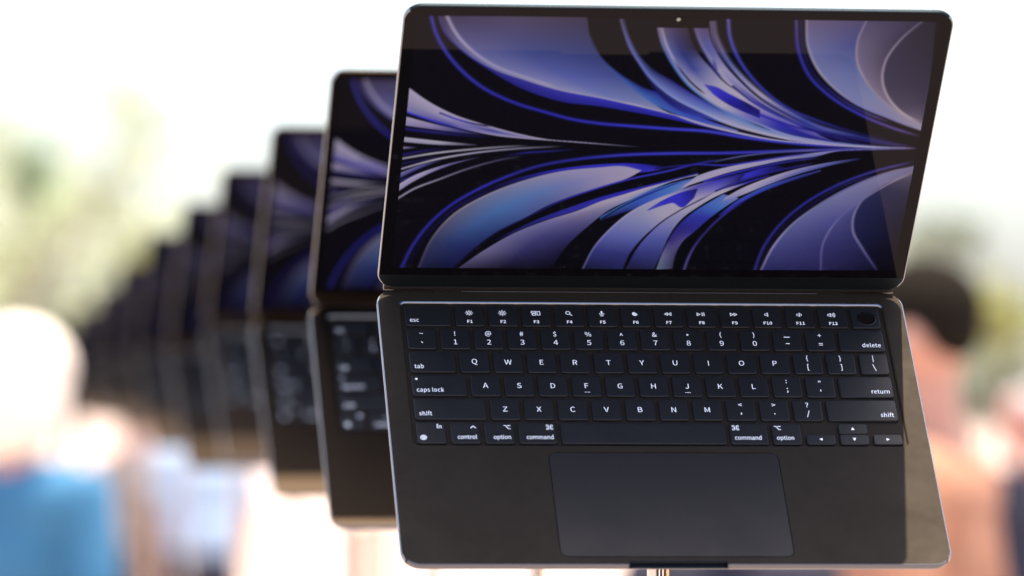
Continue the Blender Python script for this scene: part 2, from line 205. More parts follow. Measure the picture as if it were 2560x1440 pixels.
# ------------------------------------------------------------------ materials
def mat(name, color, rough=0.5, metal=0.0, spec=0.5, coat=0.0, noise_amt=0.0, noise_scale=50.0, bump=0.0, bump_scale=400.0, emit=None, smudge=0.0):
    m = bpy.data.materials.new(name)
    m.use_nodes = True
    nt = m.node_tree
    b = nt.nodes['Principled BSDF']
    b.inputs['Base Color'].default_value = (*color, 1)
    b.inputs['Roughness'].default_value = rough
    b.inputs['Metallic'].default_value = metal
    b.inputs['Specular IOR Level'].default_value = spec
    b.inputs['Coat Weight'].default_value = coat
    if smudge:                                   # handling marks: broad patches of slightly different gloss
        tc0 = nt.nodes.new('ShaderNodeTexCoord')
        n0 = nt.nodes.new('ShaderNodeTexNoise')
        n0.inputs['Scale'].default_value = 22
        n0.inputs['Detail'].default_value = 5
        n0.inputs['Distortion'].default_value = 1.2
        nt.links.new(tc0.outputs['Object'], n0.inputs['Vector'])
        mr = nt.nodes.new('ShaderNodeMapRange')
        mr.inputs['To Min'].default_value = rough - smudge
        mr.inputs['To Max'].default_value = min(1, rough + smudge)
        nt.links.new(n0.outputs['Fac'], mr.inputs['Value'])
        nt.links.new(mr.outputs[0], b.inputs['Roughness'])
    if noise_amt or bump:
        tc = nt.nodes.new('ShaderNodeTexCoord')
    if noise_amt:
        n = nt.nodes.new('ShaderNodeTexNoise')
        n.inputs['Scale'].default_value = noise_scale
        n.inputs['Detail'].default_value = 6
        nt.links.new(tc.outputs['Object'], n.inputs['Vector'])
        r = nt.nodes.new('ShaderNodeValToRGB')
        lo = [max(0, c * (1 - noise_amt)) for c in color]
        hi = [min(1, c * (1 + noise_amt)) for c in color]
        r.color_ramp.elements[0].position = 0.3
        r.color_ramp.elements[1].position = 0.7
        r.color_ramp.elements[0].color = (*lo, 1)
        r.color_ramp.elements[1].color = (*hi, 1)
        nt.links.new(n.outputs['Fac'], r.inputs[0])
        nt.links.new(r.outputs[0], b.inputs['Base Color'])
    if bump:
        n2 = nt.nodes.new('ShaderNodeTexNoise')
        n2.inputs['Scale'].default_value = bump_scale
        n2.inputs['Detail'].default_value = 3
        nt.links.new(tc.outputs['Object'], n2.inputs['Vector'])
        bp = nt.nodes.new('ShaderNodeBump')
        bp.inputs['Strength'].default_value = bump
        bp.inputs['Distance'].default_value = 0.0004
        nt.links.new(n2.outputs['Fac'], bp.inputs['Height'])
        nt.links.new(bp.outputs['Normal'], b.inputs['Normal'])
    if emit:
        b.inputs['Emission Color'].default_value = (*emit[0], 1)
        b.inputs['Emission Strength'].default_value = emit[1]
    return m

M = {}
M['metal'] = mat('anodised_midnight_metal', (0.042, 0.0355, 0.0290), 0.80, 1.0, bump=0.05, bump_scale=7000, noise_amt=0.05, noise_scale=200, smudge=0.12)
M['lid'] = mat('anodised_lid_shade', (0.013, 0.0185, 0.024), 0.55, 1.0, bump=0.05, bump_scale=9000)  # same metal as the base, darkened for the shade it reflects
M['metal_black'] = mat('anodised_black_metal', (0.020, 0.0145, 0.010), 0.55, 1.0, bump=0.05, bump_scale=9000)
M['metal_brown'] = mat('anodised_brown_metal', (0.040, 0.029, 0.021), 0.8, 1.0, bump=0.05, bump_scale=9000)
M['front'] = mat('anodised_front_sheen', (0.105, 0.115, 0.13), 0.45, 1.0)  # same metal, brightened for the light its rounded edge reflects
M['edge'] = mat('anodised_edge_sheen', (0.20, 0.225, 0.26), 0.35, 1.0)  # same metal, silvery glancing reflection put into the colour
M['edge_bright'] = mat('anodised_far_edge_sheen', (0.24, 0.255, 0.26), 0.4, 1.0)  # edge sheen of the copies, painted brighter still
M['plate'] = mat('keyboard_plate_metal', (0.040, 0.033, 0.028), 0.80, 1.0)
M['key'] = mat('black_key_plastic', (0.0072, 0.0080, 0.0095), 0.45, 0.0, spec=0.25, bump=0.06, bump_scale=6000, noise_amt=0.2, noise_scale=900, smudge=0.12)
M['legend'] = mat('backlit_white_legend', (0.75, 0.78, 0.82), 0.6, emit=((0.80, 0.90, 1.0), 0.16 * SCREEN))
M['pad'] = mat('trackpad_glass', (0.0105, 0.0102, 0.0115), 0.45, 0.0, spec=0.18, noise_amt=0.04, noise_scale=200, smudge=0.15)
M['black'] = mat('black_rubber', (0.006, 0.006, 0.007), 0.5)
M['bezel'] = mat('black_screen_glass', (0.002, 0.002, 0.003), 0.02, spec=0.06)
M['bezel_dull'] = mat('dull_screen_glass', (0.002, 0.002, 0.003), 0.05, spec=0.012)  # specular cut on the copies to leave out the reflected ground
M['sensor'] = mat('fingerprint_glass', (0.004, 0.003, 0.003), 0.25)
M['lens'] = mat('camera_lens_glass', (0.10, 0.13, 0.12), 0.1, emit=((0.5, 0.62, 0.58), 0.18 * SCREEN))
M['chrome'] = mat('polished_steel', (0.62, 0.62, 0.62), 0.06, 1.0)
M['white_paint'] = mat('white_plastic', (0.75, 0.75, 0.73), 0.4)
M['dark_steel'] = mat('dark_steel', (0.05, 0.05, 0.055), 0.25, 1.0)
M['brass'] = mat('brass', (0.75, 0.48, 0.26), 0.25, 1.0)
M['straw'] = mat('pale_straw', (0.78, 0.72, 0.62), 0.8, noise_amt=0.1, noise_scale=40)
M['wood'] = mat('tan_wood', (0.19, 0.115, 0.06), 0.7, noise_amt=0.25, noise_scale=9)
M['skin'] = mat('skin', (0.50, 0.25, 0.17), 0.5, noise_amt=0.08, noise_scale=30)
M['skin_light'] = mat('light_skin', (0.42, 0.22, 0.155), 0.5, noise_amt=0.08, noise_scale=30)
M['skin_pink'] = mat('skin_pink', (0.36, 0.15, 0.11), 0.5, noise_amt=0.08, noise_scale=30)
M['bark'] = mat('bark', (0.22, 0.19, 0.14), 0.9, noise_amt=0.4, noise_scale=12)
M['paving'] = mat('pale_paving', (0.42, 0.32, 0.27), 0.8, noise_amt=0.10, noise_scale=0.6)
M['lawn'] = mat('lawn', (0.07, 0.10, 0.03), 0.9, noise_amt=0.3, noise_scale=1.5)

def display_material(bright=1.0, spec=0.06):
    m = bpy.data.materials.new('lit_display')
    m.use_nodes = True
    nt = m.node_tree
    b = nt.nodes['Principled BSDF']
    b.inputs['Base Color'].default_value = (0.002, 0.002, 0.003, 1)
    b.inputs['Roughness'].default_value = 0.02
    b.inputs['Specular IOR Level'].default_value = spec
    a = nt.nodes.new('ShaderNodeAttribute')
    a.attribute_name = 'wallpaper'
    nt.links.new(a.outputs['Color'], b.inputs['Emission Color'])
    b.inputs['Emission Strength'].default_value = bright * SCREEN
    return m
M['display'] = display_material()


# ------------------------------------------------------------------ mesh helpers
def tag(o, label=None, cat=None, group=None, kind=None):
    if label: o['label'] = label
    if cat: o['category'] = cat
    if group: o['group'] = group
    if kind: o['kind'] = kind
    return o

def link(name, me, m=None, parent=None, smooth=None):
    if m is not None and not me.materials:
        me.materials.append(m)
    o = bpy.data.objects.new(name, me)
    COL.objects.link(o)
    if parent: o.parent = parent
    if smooth is not None:
        for p in me.polygons: p.use_smooth = True
        me.set_sharp_from_angle(angle=R(smooth))
    return o

def empty(name, loc=(0, 0, 0)):
    o = bpy.data.objects.new(name, None)
    o.empty_display_size = 0.05
    COL.objects.link(o)
    o.location = loc
    return o

def bm_mesh(bm, name):
    me = bpy.data.meshes.new(name)
    bm.normal_update()
    bm.to_mesh(me)
    bm.free()
    return me

def rr(x0, x1, y0, y1, r, n=8, dense=0):
    """rounded rectangle, counter-clockwise, starting on the front (low y) edge"""
    r = max(r, 0.01)
    pts = []
    for cx, cy, a0 in ((x1 - r, y0 + r, -90), (x1 - r, y1 - r, 0), (x0 + r, y1 - r, 90), (x0 + r, y0 + r, 180)):
        for i in range(n + 1):
            a = R(a0 + 90 * i / n)
            pts.append((cx + r * math.cos(a), cy + r * math.sin(a)))
        if dense:
            nx = {-90: (x1, y1 - r), 0: (x0 + r, y1), 90: (x0, y0 + r), 180: (x1 - r, y0)}[a0]
            px, py = pts[-1]
            for i in range(1, dense):
                pts.append((px + (nx[0] - px) * i / dense, py + (nx[1] - py) * i / dense))
    return pts

def loft(bm, rings, cap0=False, cap1=False):
    """rings: lists of (x,y,z) in mm, equal counts"""
    V = [[bm.verts.new((p[0] * MM, p[1] * MM, p[2] * MM)) for p in r] for r in rings]
    n = len(V[0])
    for a, b in zip(V, V[1:]):
        for i in range(n):
            j = (i + 1) % n
            bm.faces.new((a[i], a[j], b[j], b[i]))
    if cap0: bm.faces.new(list(reversed(V[0])))
    if cap1: bm.faces.new(V[-1])
    return V

def ring(pts, z): return [(x, y, z) for x, y in pts]

def slab(x0, x1, y0, y1, r, prof, n=6):
    """prof: (z, inset) from bottom to top; closed solid"""
    bm = bmesh.new()
    loft(bm, [ring(rr(x0 + i, x1 - i, y0 + i, y1 - i, r - i * 0.9, n), z) for z, i in prof], True, True)
    return bm

def smooth_step(t):
    t = max(0.0, min(1.0, t)); return t * t * (3 - 2 * t)

# ------------------------------------------------------------------ laptop
HW, DEP = 152.05, 215.0
WELL = (-140.0, 140.6, -125.0, -9.4)
PAD = (-64.2, 64.2, -208.6, -129.8)
PITCHK, ROWV, ROW0 = 19.042, 18.678, 11.88

def notch(pts, z):
    """finger recess at the front edge, hinge recess at the back edge"""
    out = []
    for x, y in pts:
        if y < -DEP + 4 and z > -2.9:
            k = smooth_step((27.6 - abs(x + 0.2)) / 1.6)
            y = y + 2.8 * k
        if y > -3 and z > -3.0:
            k = 1.0 if abs(x) < 118 else 0.0
            y = y - 1.1 * k
        out.append((x, y, z))
    return out

def base_outline(i, z):
    pts = rr(-HW + i, HW - i, -DEP + i, -i, 11.0 - i * 0.8, 12)
    # refine the straight front and back edges so that the recesses have clean ends
    res = []
    for k, (x, y) in enumerate(pts):
        res.append((x, y))
        nx, ny = pts[(k + 1) % len(pts)]
        if abs(nx - x) > 50:
            cuts = []
            if y < -100:
                cuts = [-28, -27.4, -26.8, -26.2, -25.6, -10, 10, 25.2, 25.8, 26.4, 27.0, 27.6]
            else:
                cuts = [-118.05, -117.95, -60, 60, 117.95, 118.05]
            if nx < x: cuts = cuts[::-1]
            res += [(c, y) for c in cuts]
    return notch(res, z)

def make_base(parent):
    bm = bmesh.new()
    prof = [(-7.6, 9), (-7.3, 6), (-6.3, 3.2), (-5.0, 1.3), (-3.9, 0.45), (-3.1, 0.1), (-3.0, 0.05), (-2.8, 0), (-0.6, 0), (-0.3, 0.08), (-0.1, 0.28), (0, 0.6), (0, 0.75)]
    V = loft(bm, [base_outline(i, z) for z, i in prof], cap0=True)
    outer = V[-1]
    # keyboard well: rounded lip running down to the floor
    x0, x1, y0, y1 = WELL
    wp = [(0, -0.12), (0, 0), (-0.06, 0.35), (-0.28, 0.75), (-0.62, 1.05), (-1.05, 1.22), (-1.9, 1.28)]
    Wv = loft(bm, [ring(rr(x0 + i, x1 - i, y0 + i, y1 - i, 3.6 - i * 0.5, 8), z) for z, i in wp])
    px0, px1, py0, py1 = PAD
    pp = [(0, -0.75), (0, -0.6), (-0.12, -0.5), (-0.8, -0.45)]
    Pv = loft(bm, [ring(rr(px0 + i, px1 - i, py0 + i, py1 - i, 5.0 - i, 8), z) for z, i in pp], cap1=True)
    edges = []
    for loop in (outer, Wv[0], Pv[0]):
        n = len(loop)
        edges += [bm.edges.get((loop[i], loop[(i + 1) % n])) for i in range(n)]
    bmesh.ops.triangle_fill(bm, use_beauty=True, use_dissolve=False, edges=edges, normal=(0, 0, 1))
    bmesh.ops.recalc_face_normals(bm, faces=bm.faces)
    me = bm_mesh(bm, 'base_case')
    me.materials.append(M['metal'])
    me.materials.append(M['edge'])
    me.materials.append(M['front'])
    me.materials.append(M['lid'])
    for p in me.polygons:                        # reflected light on side band and well lip put in as brighter metal
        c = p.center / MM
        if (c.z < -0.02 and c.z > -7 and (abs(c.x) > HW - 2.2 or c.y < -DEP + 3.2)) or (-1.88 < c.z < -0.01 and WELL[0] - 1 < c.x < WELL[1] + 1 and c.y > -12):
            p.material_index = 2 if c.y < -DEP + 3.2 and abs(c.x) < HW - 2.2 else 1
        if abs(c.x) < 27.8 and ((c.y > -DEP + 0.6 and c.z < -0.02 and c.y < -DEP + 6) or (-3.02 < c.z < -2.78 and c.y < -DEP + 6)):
            p.material_index = 3                 # finger recess, its shade put in as darker metal
    return link('base_case', me, None, parent, 35)

# ---- key legends
FONT = None
try:
    import os
    FONT = bpy.data.fonts.load(os.path.join(bpy.utils.system_resource('DATAFILES'), 'fonts', 'Noto Sans CJK Regular.woff2'))
except Exception:
    FONT = None
_glyph = {}

def text_geo(s, cap, xs, ax=0.5, track=1.0, weight=0.0):
    """vertices and faces (mm) of a word; cap = capital height, ax = horizontal anchor 0..1"""
    key = (s, track, weight)
    if key not in _glyph:
        cu = bpy.data.curves.new('legend_text', 'FONT')
        cu.body = s
        if FONT: cu.font = FONT
        cu.size = 1.0
        cu.offset = weight
        cu.space_character = track
        cu.resolution_u = 3
        o = bpy.data.objects.new('legend_text', cu)
        COL.objects.link(o)
        dg = bpy.context.evaluated_depsgraph_get()
        me = bpy.data.meshes.new_from_object(o.evaluated_get(dg))
        _glyph[key] = ([tuple(v.co) for v in me.vertices], [tuple(p.vertices) for p in me.polygons])
        bpy.data.objects.remove(o); bpy.data.curves.remove(cu); bpy.data.meshes.remove(me)
    vs, fs = _glyph[key]
    if not vs: return [], []
    k = cap / CAP1
    lo = min(v[0] for v in vs); hi = max(v[0] for v in vs)
    return [((v[0] - lo - (hi - lo) * ax) * k * xs, v[1] * k) for v in vs], fs
CAP1 = 1.0
_v, _f = text_geo('E', 1.0, 1.0)
CAP1 = max(v[1] for v in _v)

class Ink:
    def __init__(self): self.v = []; self.f = []
    def text(self, s, x, y, cap, xs=0.8, ax=0.5, track=1.0, weight=0.002, mid=False):
        vs, fs = text_geo(s, cap, xs, ax, track, weight)
        if mid and vs:
            c = (min(v[1] for v in vs) + max(v[1] for v in vs)) / 2
            vs = [(a, b - c) for a, b in vs]
        o = len(self.v)
        self.v += [(x + a, y + b) for a, b in vs]
        self.f += [tuple(i + o for i in f) for f in fs]
    def poly(self, pts):
        o = len(self.v); self.v += list(pts); self.f.append(tuple(range(o, o + len(pts))))
    def stroke(self, pts, w, closed=False):
        n = len(pts)
        for i in range(n if closed else n - 1):
            (ax, ay), (bx, by) = pts[i], pts[(i + 1) % n]
            d = math.hypot(bx - ax, by - ay) or 1e-6
            ux, uy = (bx - ax) / d * w / 2, (by - ay) / d * w / 2
            self.poly([(ax - ux + uy, ay - uy - ux), (bx + ux + uy, by + uy - ux), (bx + ux - uy, by + uy + ux), (ax - ux - uy, ay - uy + ux)])
    def circle(self, x, y, r, w, a0=0, a1=360, n=14, sy=1.0):
        full = abs(a1 - a0) >= 360
        pts = [(x + r * math.cos(R(a0 + (a1 - a0) * i / n)), y + r * sy * math.sin(R(a0 + (a1 - a0) * i / n))) for i in range(n + (0 if full else 1))]
        self.stroke(pts, w, full)
    def disc(self, x, y, r, n=14):
        self.poly([(x + r * math.cos(2 * math.pi * i / n), y + r * math.sin(2 * math.pi * i / n)) for i in range(n)])

def icon(k, name, x, y):
    w = 0.42
    if name in ('dim', 'bright'):
        r = 1.0
        k.circle(x, y, r, w)
        k.disc(x, y, 0.35)
        for a in range(0, 360, 45):
            c, s = math.cos(R(a)), math.sin(R(a))
            l = 2.2 if name == 'bright' else 2.0
            k.stroke([(x + 1.55 * c, y + 1.55 * s), (x + l * c, y + l * s)], w)
    elif name == 'windows':
        k.stroke([(x - 2.4, y + 0.3), (x + 0.1, y + 0.3), (x + 0.1, y + 1.6), (x - 2.4, y + 1.6)], w, True)
        k.stroke([(x - 1.9, y - 1.6), (x + 0.1, y - 1.6), (x + 0.1, y - 0.3), (x - 1.9, y - 0.3)], w, True)
        k.stroke([(x + 0.9, y - 1.4), (x + 2.5, y - 1.4), (x + 2.5, y + 1.5), (x + 0.9, y + 1.5)], w, True)
    elif name == 'search':
        k.circle(x - 0.4, y + 0.5, 1.2, 0.5)
        k.stroke([(x + 0.5, y - 0.4), (x + 1.6, y - 1.5)], 0.55)
    elif name == 'mic':
        k.stroke([(x, y + 1.6), (x, y + 0.1)], 0.95)
        k.circle(x, y + 0.2, 1.25, 0.4, 180, 360, 10)
        k.stroke([(x, y - 1.05), (x, y - 1.8)], 0.4)
        k.stroke([(x - 0.8, y - 1.8), (x + 0.8, y - 1.8)], 0.4)
    elif name == 'moon':
        out = [(x + 1.6 * math.cos(R(a)), y + 1.6 * math.sin(R(a))) for a in range(100, 351, 25)]
        inn = [(x + 0.5 + 1.38 * math.cos(R(a)), y + 0.5 + 1.38 * math.sin(R(a))) for a in range(325, 124, -25)]
        k.poly(out + inn)
    elif name in ('rewind', 'forward', 'play'):
        s = -1 if name == 'rewind' else 1
        def tri(cx, wd):
            k.stroke([(cx - s * wd / 2, y + 1.1), (cx + s * wd / 2, y), (cx - s * wd / 2, y - 1.1)], 0.42, True)
        if name == 'play':
            tri(x - 1.2, 1.7)
            k.stroke([(x + 0.8, y + 1.2), (x + 0.8, y - 1.2)], 0.45)
            k.stroke([(x + 1.9, y + 1.2), (x + 1.9, y - 1.2)], 0.45)
        else:
            tri(x - 1.05, 1.6); tri(x + 1.05, 1.6)
    elif name.startswith('vol'):
        n = int(name[3])
        x -= 0.5 * n
        k.stroke([(x - 0.9, y + 0.55), (x - 0.1, y + 0.6), (x + 0.7, y + 1.35), (x + 0.7, y - 1.35), (x - 0.1, y - 0.6), (x - 0.9, y - 0.55)], 0.42, True)
        for i in range(1 if n == 1 else n):
            k.circle(x + 0.6, y, 1.15 + 0.75 * i, 0.38, -42, 42, 6, 0.95)
    elif name == 'globe':
        k.circle(x, y, 1.7, 0.42)
        k.circle(x, y, 1.7, 0.36, sy=0.05)
        for e in (0.45,):
            pts = [(x + 1.7 * e * math.cos(R(a)), y + 1.7 * math.sin(R(a))) for a in range(0, 360, 24)]
            k.stroke(pts, 0.34, True)
        k.stroke([(x, y + 1.7), (x, y - 1.7)], 0.34)
        k.stroke([(x - 1.5, y + 0.85), (x + 1.5, y + 0.85)], 0.3)
        k.stroke([(x - 1.5, y - 0.85), (x + 1.5, y - 0.85)], 0.3)
    elif name == 'control':
        k.stroke([(x - 1.3, y - 0.7), (x, y + 0.8), (x + 1.3, y - 0.7)], 0.5)
    elif name == 'option':
        k.stroke([(x - 1.7, y + 1.2), (x - 0.7, y + 1.2), (x + 0.6, y - 1.2), (x + 1.7, y - 1.2)], 0.48)
        k.stroke([(x + 0.3, y + 1.2), (x + 1.7, y + 1.2)], 0.48)
    elif name == 'command':
        a = 0.65
        k.stroke([(x - a, y - a), (x + a, y - a), (x + a, y + a), (x - a, y + a)], 0.4, True)
        for sx in (-1, 1):
            for sy in (-1, 1):
                k.circle(x + sx * 1.22, y + sy * 1.22, 0.6, 0.4, n=10)
    elif name in ('left', 'right', 'up', 'down'):
        s = 1.05
        d = {'left': [(-s, 0), (s * .8, s), (s * .8, -s)], 'right': [(s, 0), (-s * .8, -s), (-s * .8, s)], 'up': [(0, s * 1.2), (-s * .9, -s), (s * .9, -s)], 'down': [(0, -s * 1.2), (s * .9, s), (-s * .9, s)]}[name]
        k.poly([(x + a, y + b) for a, b in d])

LET, WORD, SYM, NUM, FN = 3.8, 3.1, 3.4, 3.8, 2.2
def make_keys(parent):
    def key(ux0, ux1, row, r0=0.0, r1=1.0, draw=None, name='key'):
        gx, gy = 1.28, 1.22
        x0 = (ux0 - 7.25) * PITCHK + gx
        x1 = (ux1 - 7.25) * PITCHK - gx
        yt = -(ROW0 + (row + r0) * ROWV) - (gy if r0 == 0 else 0.25)
        yb = -(ROW0 + (row + r1) * ROWV) + (gy if r1 == 1 else 0.25)
        bm = slab(x0, x1, yb, yt, 1.7, [(-1.5, 0.05), (-0.42, 0.0), (-0.2, 0.08), (-0.06, 0.25), (0.0, 0.55), (0.0, 0.75)], 5)
        ko = link(name, bm_mesh(bm, name), M['key'], parent, 50)
        if draw:
            k = Ink()
            draw(k, (x0 + x1) / 2, (yb + yt) / 2, x0, x1, yb, yt)
            me = bpy.data.meshes.new('key_legend')
            me.from_pydata([(a * MM, b * MM, 0.035 * MM) for a, b in k.v], [], k.f)
            # every legend faces up
            bm2 = bmesh.new(); bm2.from_mesh(me)
            bm2.normal_update()
            for f in bm2.faces:
                if f.normal.z < 0: f.normal_flip()
            bm2.to_mesh(me); bm2.free()
            link('key_legend', me, M['legend'], ko)
        return ko
    def left(word):  return lambda k, x, y, x0, x1, yb, yt: k.text(word, x0 + 2.6, yb + 3.0, WORD, 0.78, 0.0, 1.03)
    def right(word): return lambda k, x, y, x0, x1, yb, yt: k.text(word, x1 - 2.2, yb + 3.0, WORD, 0.82, 1.0, 1.03)
    def letter(c):   return lambda k, x, y, *_: k.text(c, x, y, LET, 0.95, 0.5, mid=True, weight=0.0)
    def two(a, b, mid=False):
        def d(k, x, y, x0, x1, yb, yt):
            k.text(a, x, y + 4.1, SYM, 0.9, 0.5, mid=True)
            if b in '0123456789': k.text(b, x, y - 2.6, NUM, 0.97, 0.5, mid=True, weight=0.0)
            else: k.text(b, x, y - 3.0, SYM + 0.5, 0.9, 0.5, mid=True)
        return d
    def fkey(i, ic):
        def d(k, x, y, x0, x1, yb, yt):
            icon(k, ic, x, y + 2.3)
            k.text('F%d' % i, x, y - 4.6, FN, 0.95, 0.5, 1.05, 0.01, mid=True)
        return d
    key(0, 1.5, 0, draw=left('esc'))
    for i, ic in enumerate(['dim', 'bright', 'windows', 'search', 'mic', 'moon', 'rewind', 'play', 'forward', 'vol0', 'vol1', 'vol3']):
        key(1.5 + i, 2.5 + i, 0, draw=fkey(i + 1, ic))
    ko = key(13.5, 14.5, 0)
    bm = bmesh.new()
    cx, cy = 129.2, -(ROW0 + 0.52 * ROWV)
    def circ(r, z, n=32): return [(cx + r * math.cos(2 * math.pi * i / n), cy + r * math.sin(2 * math.pi * i / n), z) for i in range(n)]
    loft(bm, [circ(5.5, 0.01), circ(5.35, 0.12), circ(5.1, 0.12), circ(4.85, 0.02), circ(3.0, 0.015)], cap1=True)
    link('fingerprint_sensor', bm_mesh(bm, 'fingerprint_sensor'), M['sensor'], ko, 60)
    for i, (a, b) in enumerate(zip('~!@#$%^&*()_+', '`1234567890-=')):
        if a == '_':
            d = lambda k, x, y, *_: (k.stroke([(x - 1.4, y + 2.6), (x + 1.4, y + 2.6)], 0.6), k.stroke([(x - 0.75, y - 2.6), (x + 0.75, y - 2.6)], 0.6))
        else: d = two(a, b)
        key(i, i + 1, 1, draw=d)
    key(13, 14.5, 1, draw=right('delete'))
    key(0, 1.5, 2, draw=left('tab'))
    for i, c in enumerate('QWERTYUIOP'): key(1.5 + i, 2.5 + i, 2, draw=letter(c))
    for i, (a, b) in enumerate((('{', '['), ('}', ']'), ('|', '\\'))): key(11.5 + i, 12.5 + i, 2, draw=two(a, b))
    def caps(k, x, y, x0, x1, yb, yt):
        left('caps lock')(k, x, y, x0, x1, yb, yt)
        k.disc(x0 + 2.9, yt - 3.2, 0.75)
    key(0, 1.75, 3, draw=caps)
    for i, c in enumerate('ASDFGHJKL'):
        def d(k, x, y, *_, c=c):
            letter(c)(k, x, y)
            if c in 'FJ': k.stroke([(x - 1.4, y - 5.0), (x + 1.4, y - 5.0)], 0.28)
        key(1.75 + i, 2.75 + i, 3, draw=d)
    key(10.75, 11.75, 3, draw=two(':', ';')); key(11.75, 12.75, 3, draw=two('"', "'"))
    key(12.75, 14.5, 3, draw=right('return'))
    key(0, 2.25, 4, draw=left('shift'))
    for i, c in enumerate('ZXCVBNM'): key(2.25 + i, 3.25 + i, 4, draw=letter(c))
    for i, (a, b) in enumerate((('<', ','), ('>', '.'), ('?', '/'))): key(9.25 + i, 10.25 + i, 4, draw=two(a, b))
    key(12.25, 14.5, 4, draw=right('shift'))
    def fnk(k, x, y, x0, x1, yb, yt):
        k.text('fn', x1 - 2.2, yt - 4.8, WORD, 0.8, 1.0)
        icon(k, 'globe', x0 + 3.7, yb + 4.4)
    key(0, 1, 5, draw=fnk)
    def mod(word, ic, side):
        def d(k, x, y, x0, x1, yb, yt):
            if side == 'l':
                icon(k, ic, x1 - 3.6, yt - 3.6); k.text(word, x1 - 2.0, yb + 3.4, WORD, 0.77, 1.0, 1.0)
            else:
                icon(k, ic, x0 + 3.6, yt - 3.6); k.text(word, x0 + 2.4, yb + 3.4, WORD, 0.77, 0.0, 1.0)
        return d
    key(1, 2, 5, draw=mod('control', 'control', 'l'))
    key(2, 3, 5, draw=mod('option', 'option', 'l'))
    key(3, 4.25, 5, draw=mod('command', 'command', 'l'))
    key(4.25, 9.25, 5)
    key(9.25, 10.5, 5, draw=mod('command', 'command', 'r'))
    key(10.5, 11.5, 5, draw=mod('option', 'option', 'r'))
    for ux, r0, r1, ic in ((11.5, 0.5, 1, 'left'), (12.5, 0, 0.5, 'up'), (12.5, 0.5, 1, 'down'), (13.5, 0.5, 1, 'right')):
        key(ux, ux + 1, 5, r0, r1, draw=lambda k, x, y, *_, ic=ic: icon(k, ic, x, y))

def lid_frame(pts, z):  # (x, u) in the lid plane -> local coordinates; z = distance behind the screen face
    return [(x, -3.0 + z, 2.0 + u) for x, u in pts]

def make_lid(parent):
    bm = bmesh.new()
    u0, u1 = 2.3, 213.9
    prof = [(0.12, 0.75), (0.0, 0.62), (0.06, 0.32), (0.3, 0.1), (0.7, 0), (2.0, 0), (2.8, 0.35), (3.5, 1.2), (3.9, 2.6)]
    V = loft(bm, [lid_frame(rr(-HW + i, HW - i, u0 + i, u1 - i, 10.5 - 0.8 * i, 12), z) for z, i in prof], True, True)
    bmesh.ops.recalc_face_normals(bm, faces=bm.faces)
    me = bm_mesh(bm, 'lid_case')
    me.materials.append(M['lid']); me.materials.append(M['edge'])
    for p in me.polygons:
        c = p.center / MM
        if -2.98 < c.y < 0.6 and abs(c.x) > HW - 3: p.material_index = 1
    lid = link('lid_case', me, None, parent, 35)
    # black glass covering the whole face above the chin
    bm = bmesh.new()
    g = [lid_frame(rr(-HW + 0.85 + i, HW - 0.85 - i, 12.5 + i, u1 - 0.9 - i, 9.4, 10), z) for z, i in ((0.1, 0), (-0.06, 0.0), (-0.12, 0.12))]
    # square lower corners
    for r_ in g:
        for k, (x, y, z) in enumerate(r_):
            if z < 25: r_[k] = (math.copysign(HW - 0.9, x), y, min(z, 14.62) if z < 16 else z)
    loft(bm, g, True, True)
    bmesh.ops.remove_doubles(bm, verts=bm.verts, dist=1e-6)
    bmesh.ops.recalc_face_normals(bm, faces=bm.faces)
    link('screen_glass', bm_mesh(bm, 'screen_glass'), M['bezel'], parent)
    # the lit display: one dense grid carrying the wallpaper as a colour attribute
    X0, X1, U0, U1 = -144.8, 144.8, 18.2, 207.3
    img = paint(WALL, X0, X1, U0, U1, 4.0)
    img = img * 0.88 + img.mean(-1, keepdims=True) * 0.12
    h2, w2 = img.shape[0] // 2 * 2, img.shape[1] // 2 * 2
    img = img[:h2, :w2].reshape(h2 // 2, 2, w2 // 2, 2, 3).mean((1, 3))
    h, w = img.shape[:2]
    xs = np.linspace(X0, X1, w); us = np.linspace(U0, U1, h)
    gx, gu = np.meshgrid(xs, us)
    co = np.stack([gx, np.full_like(gx, -3.0 - 0.15), gu + 2.0], -1).reshape(-1, 3) * MM
    idx = np.arange(h * w).reshape(h, w)
    q = np.stack([idx[:-1, :-1], idx[:-1, 1:], idx[1:, 1:], idx[1:, :-1]], -1).reshape(-1, 4)
    me = bpy.data.meshes.new('display')
    me.vertices.add(len(co)); me.vertices.foreach_set('co', co.ravel())
    me.loops.add(q.size); me.loops.foreach_set('vertex_index', q.ravel().astype(np.int32))
    me.polygons.add(len(q)); me.polygons.foreach_set('loop_start', np.arange(0, q.size, 4, dtype=np.int32))
    me.update(calc_edges=True)
    ca = me.color_attributes.new('wallpaper', 'FLOAT_COLOR', 'POINT')
    ca.data.foreach_set('color', np.concatenate([np.clip(0.345 * (img / 0.38) ** 1.22, 0, 1), np.ones((h, w, 1))], -1).astype(np.float32).ravel())
    link('display', me, M['display'], parent)
    bm = bmesh.new()
    nt = [lid_frame(rr(-10.9, 15.6, 200.6, 208.0, 1.2, 5), z) for z in (-0.02, -0.19)]
    loft(bm, nt, True, True); bmesh.ops.recalc_face_normals(bm, faces=bm.faces)
    no = link('camera_notch', bm_mesh(bm, 'camera_notch'), M['bezel'], parent)
    bm = bmesh.new()
    loft(bm, [[(-1.1 + r_ * math.cos(2 * math.pi * i / 20), -3.2 - dz, 208.5 + r_ * math.sin(2 * math.pi * i / 20)) for i in range(20)] for r_, dz in ((1.15, 0), (1.05, 0.06), (0.5, 0.1))], cap1=True)
    bmesh.ops.recalc_face_normals(bm, faces=bm.faces)
    link('webcam_lens', bm_mesh(bm, 'webcam_lens'), M['lens'], no)
    return lid

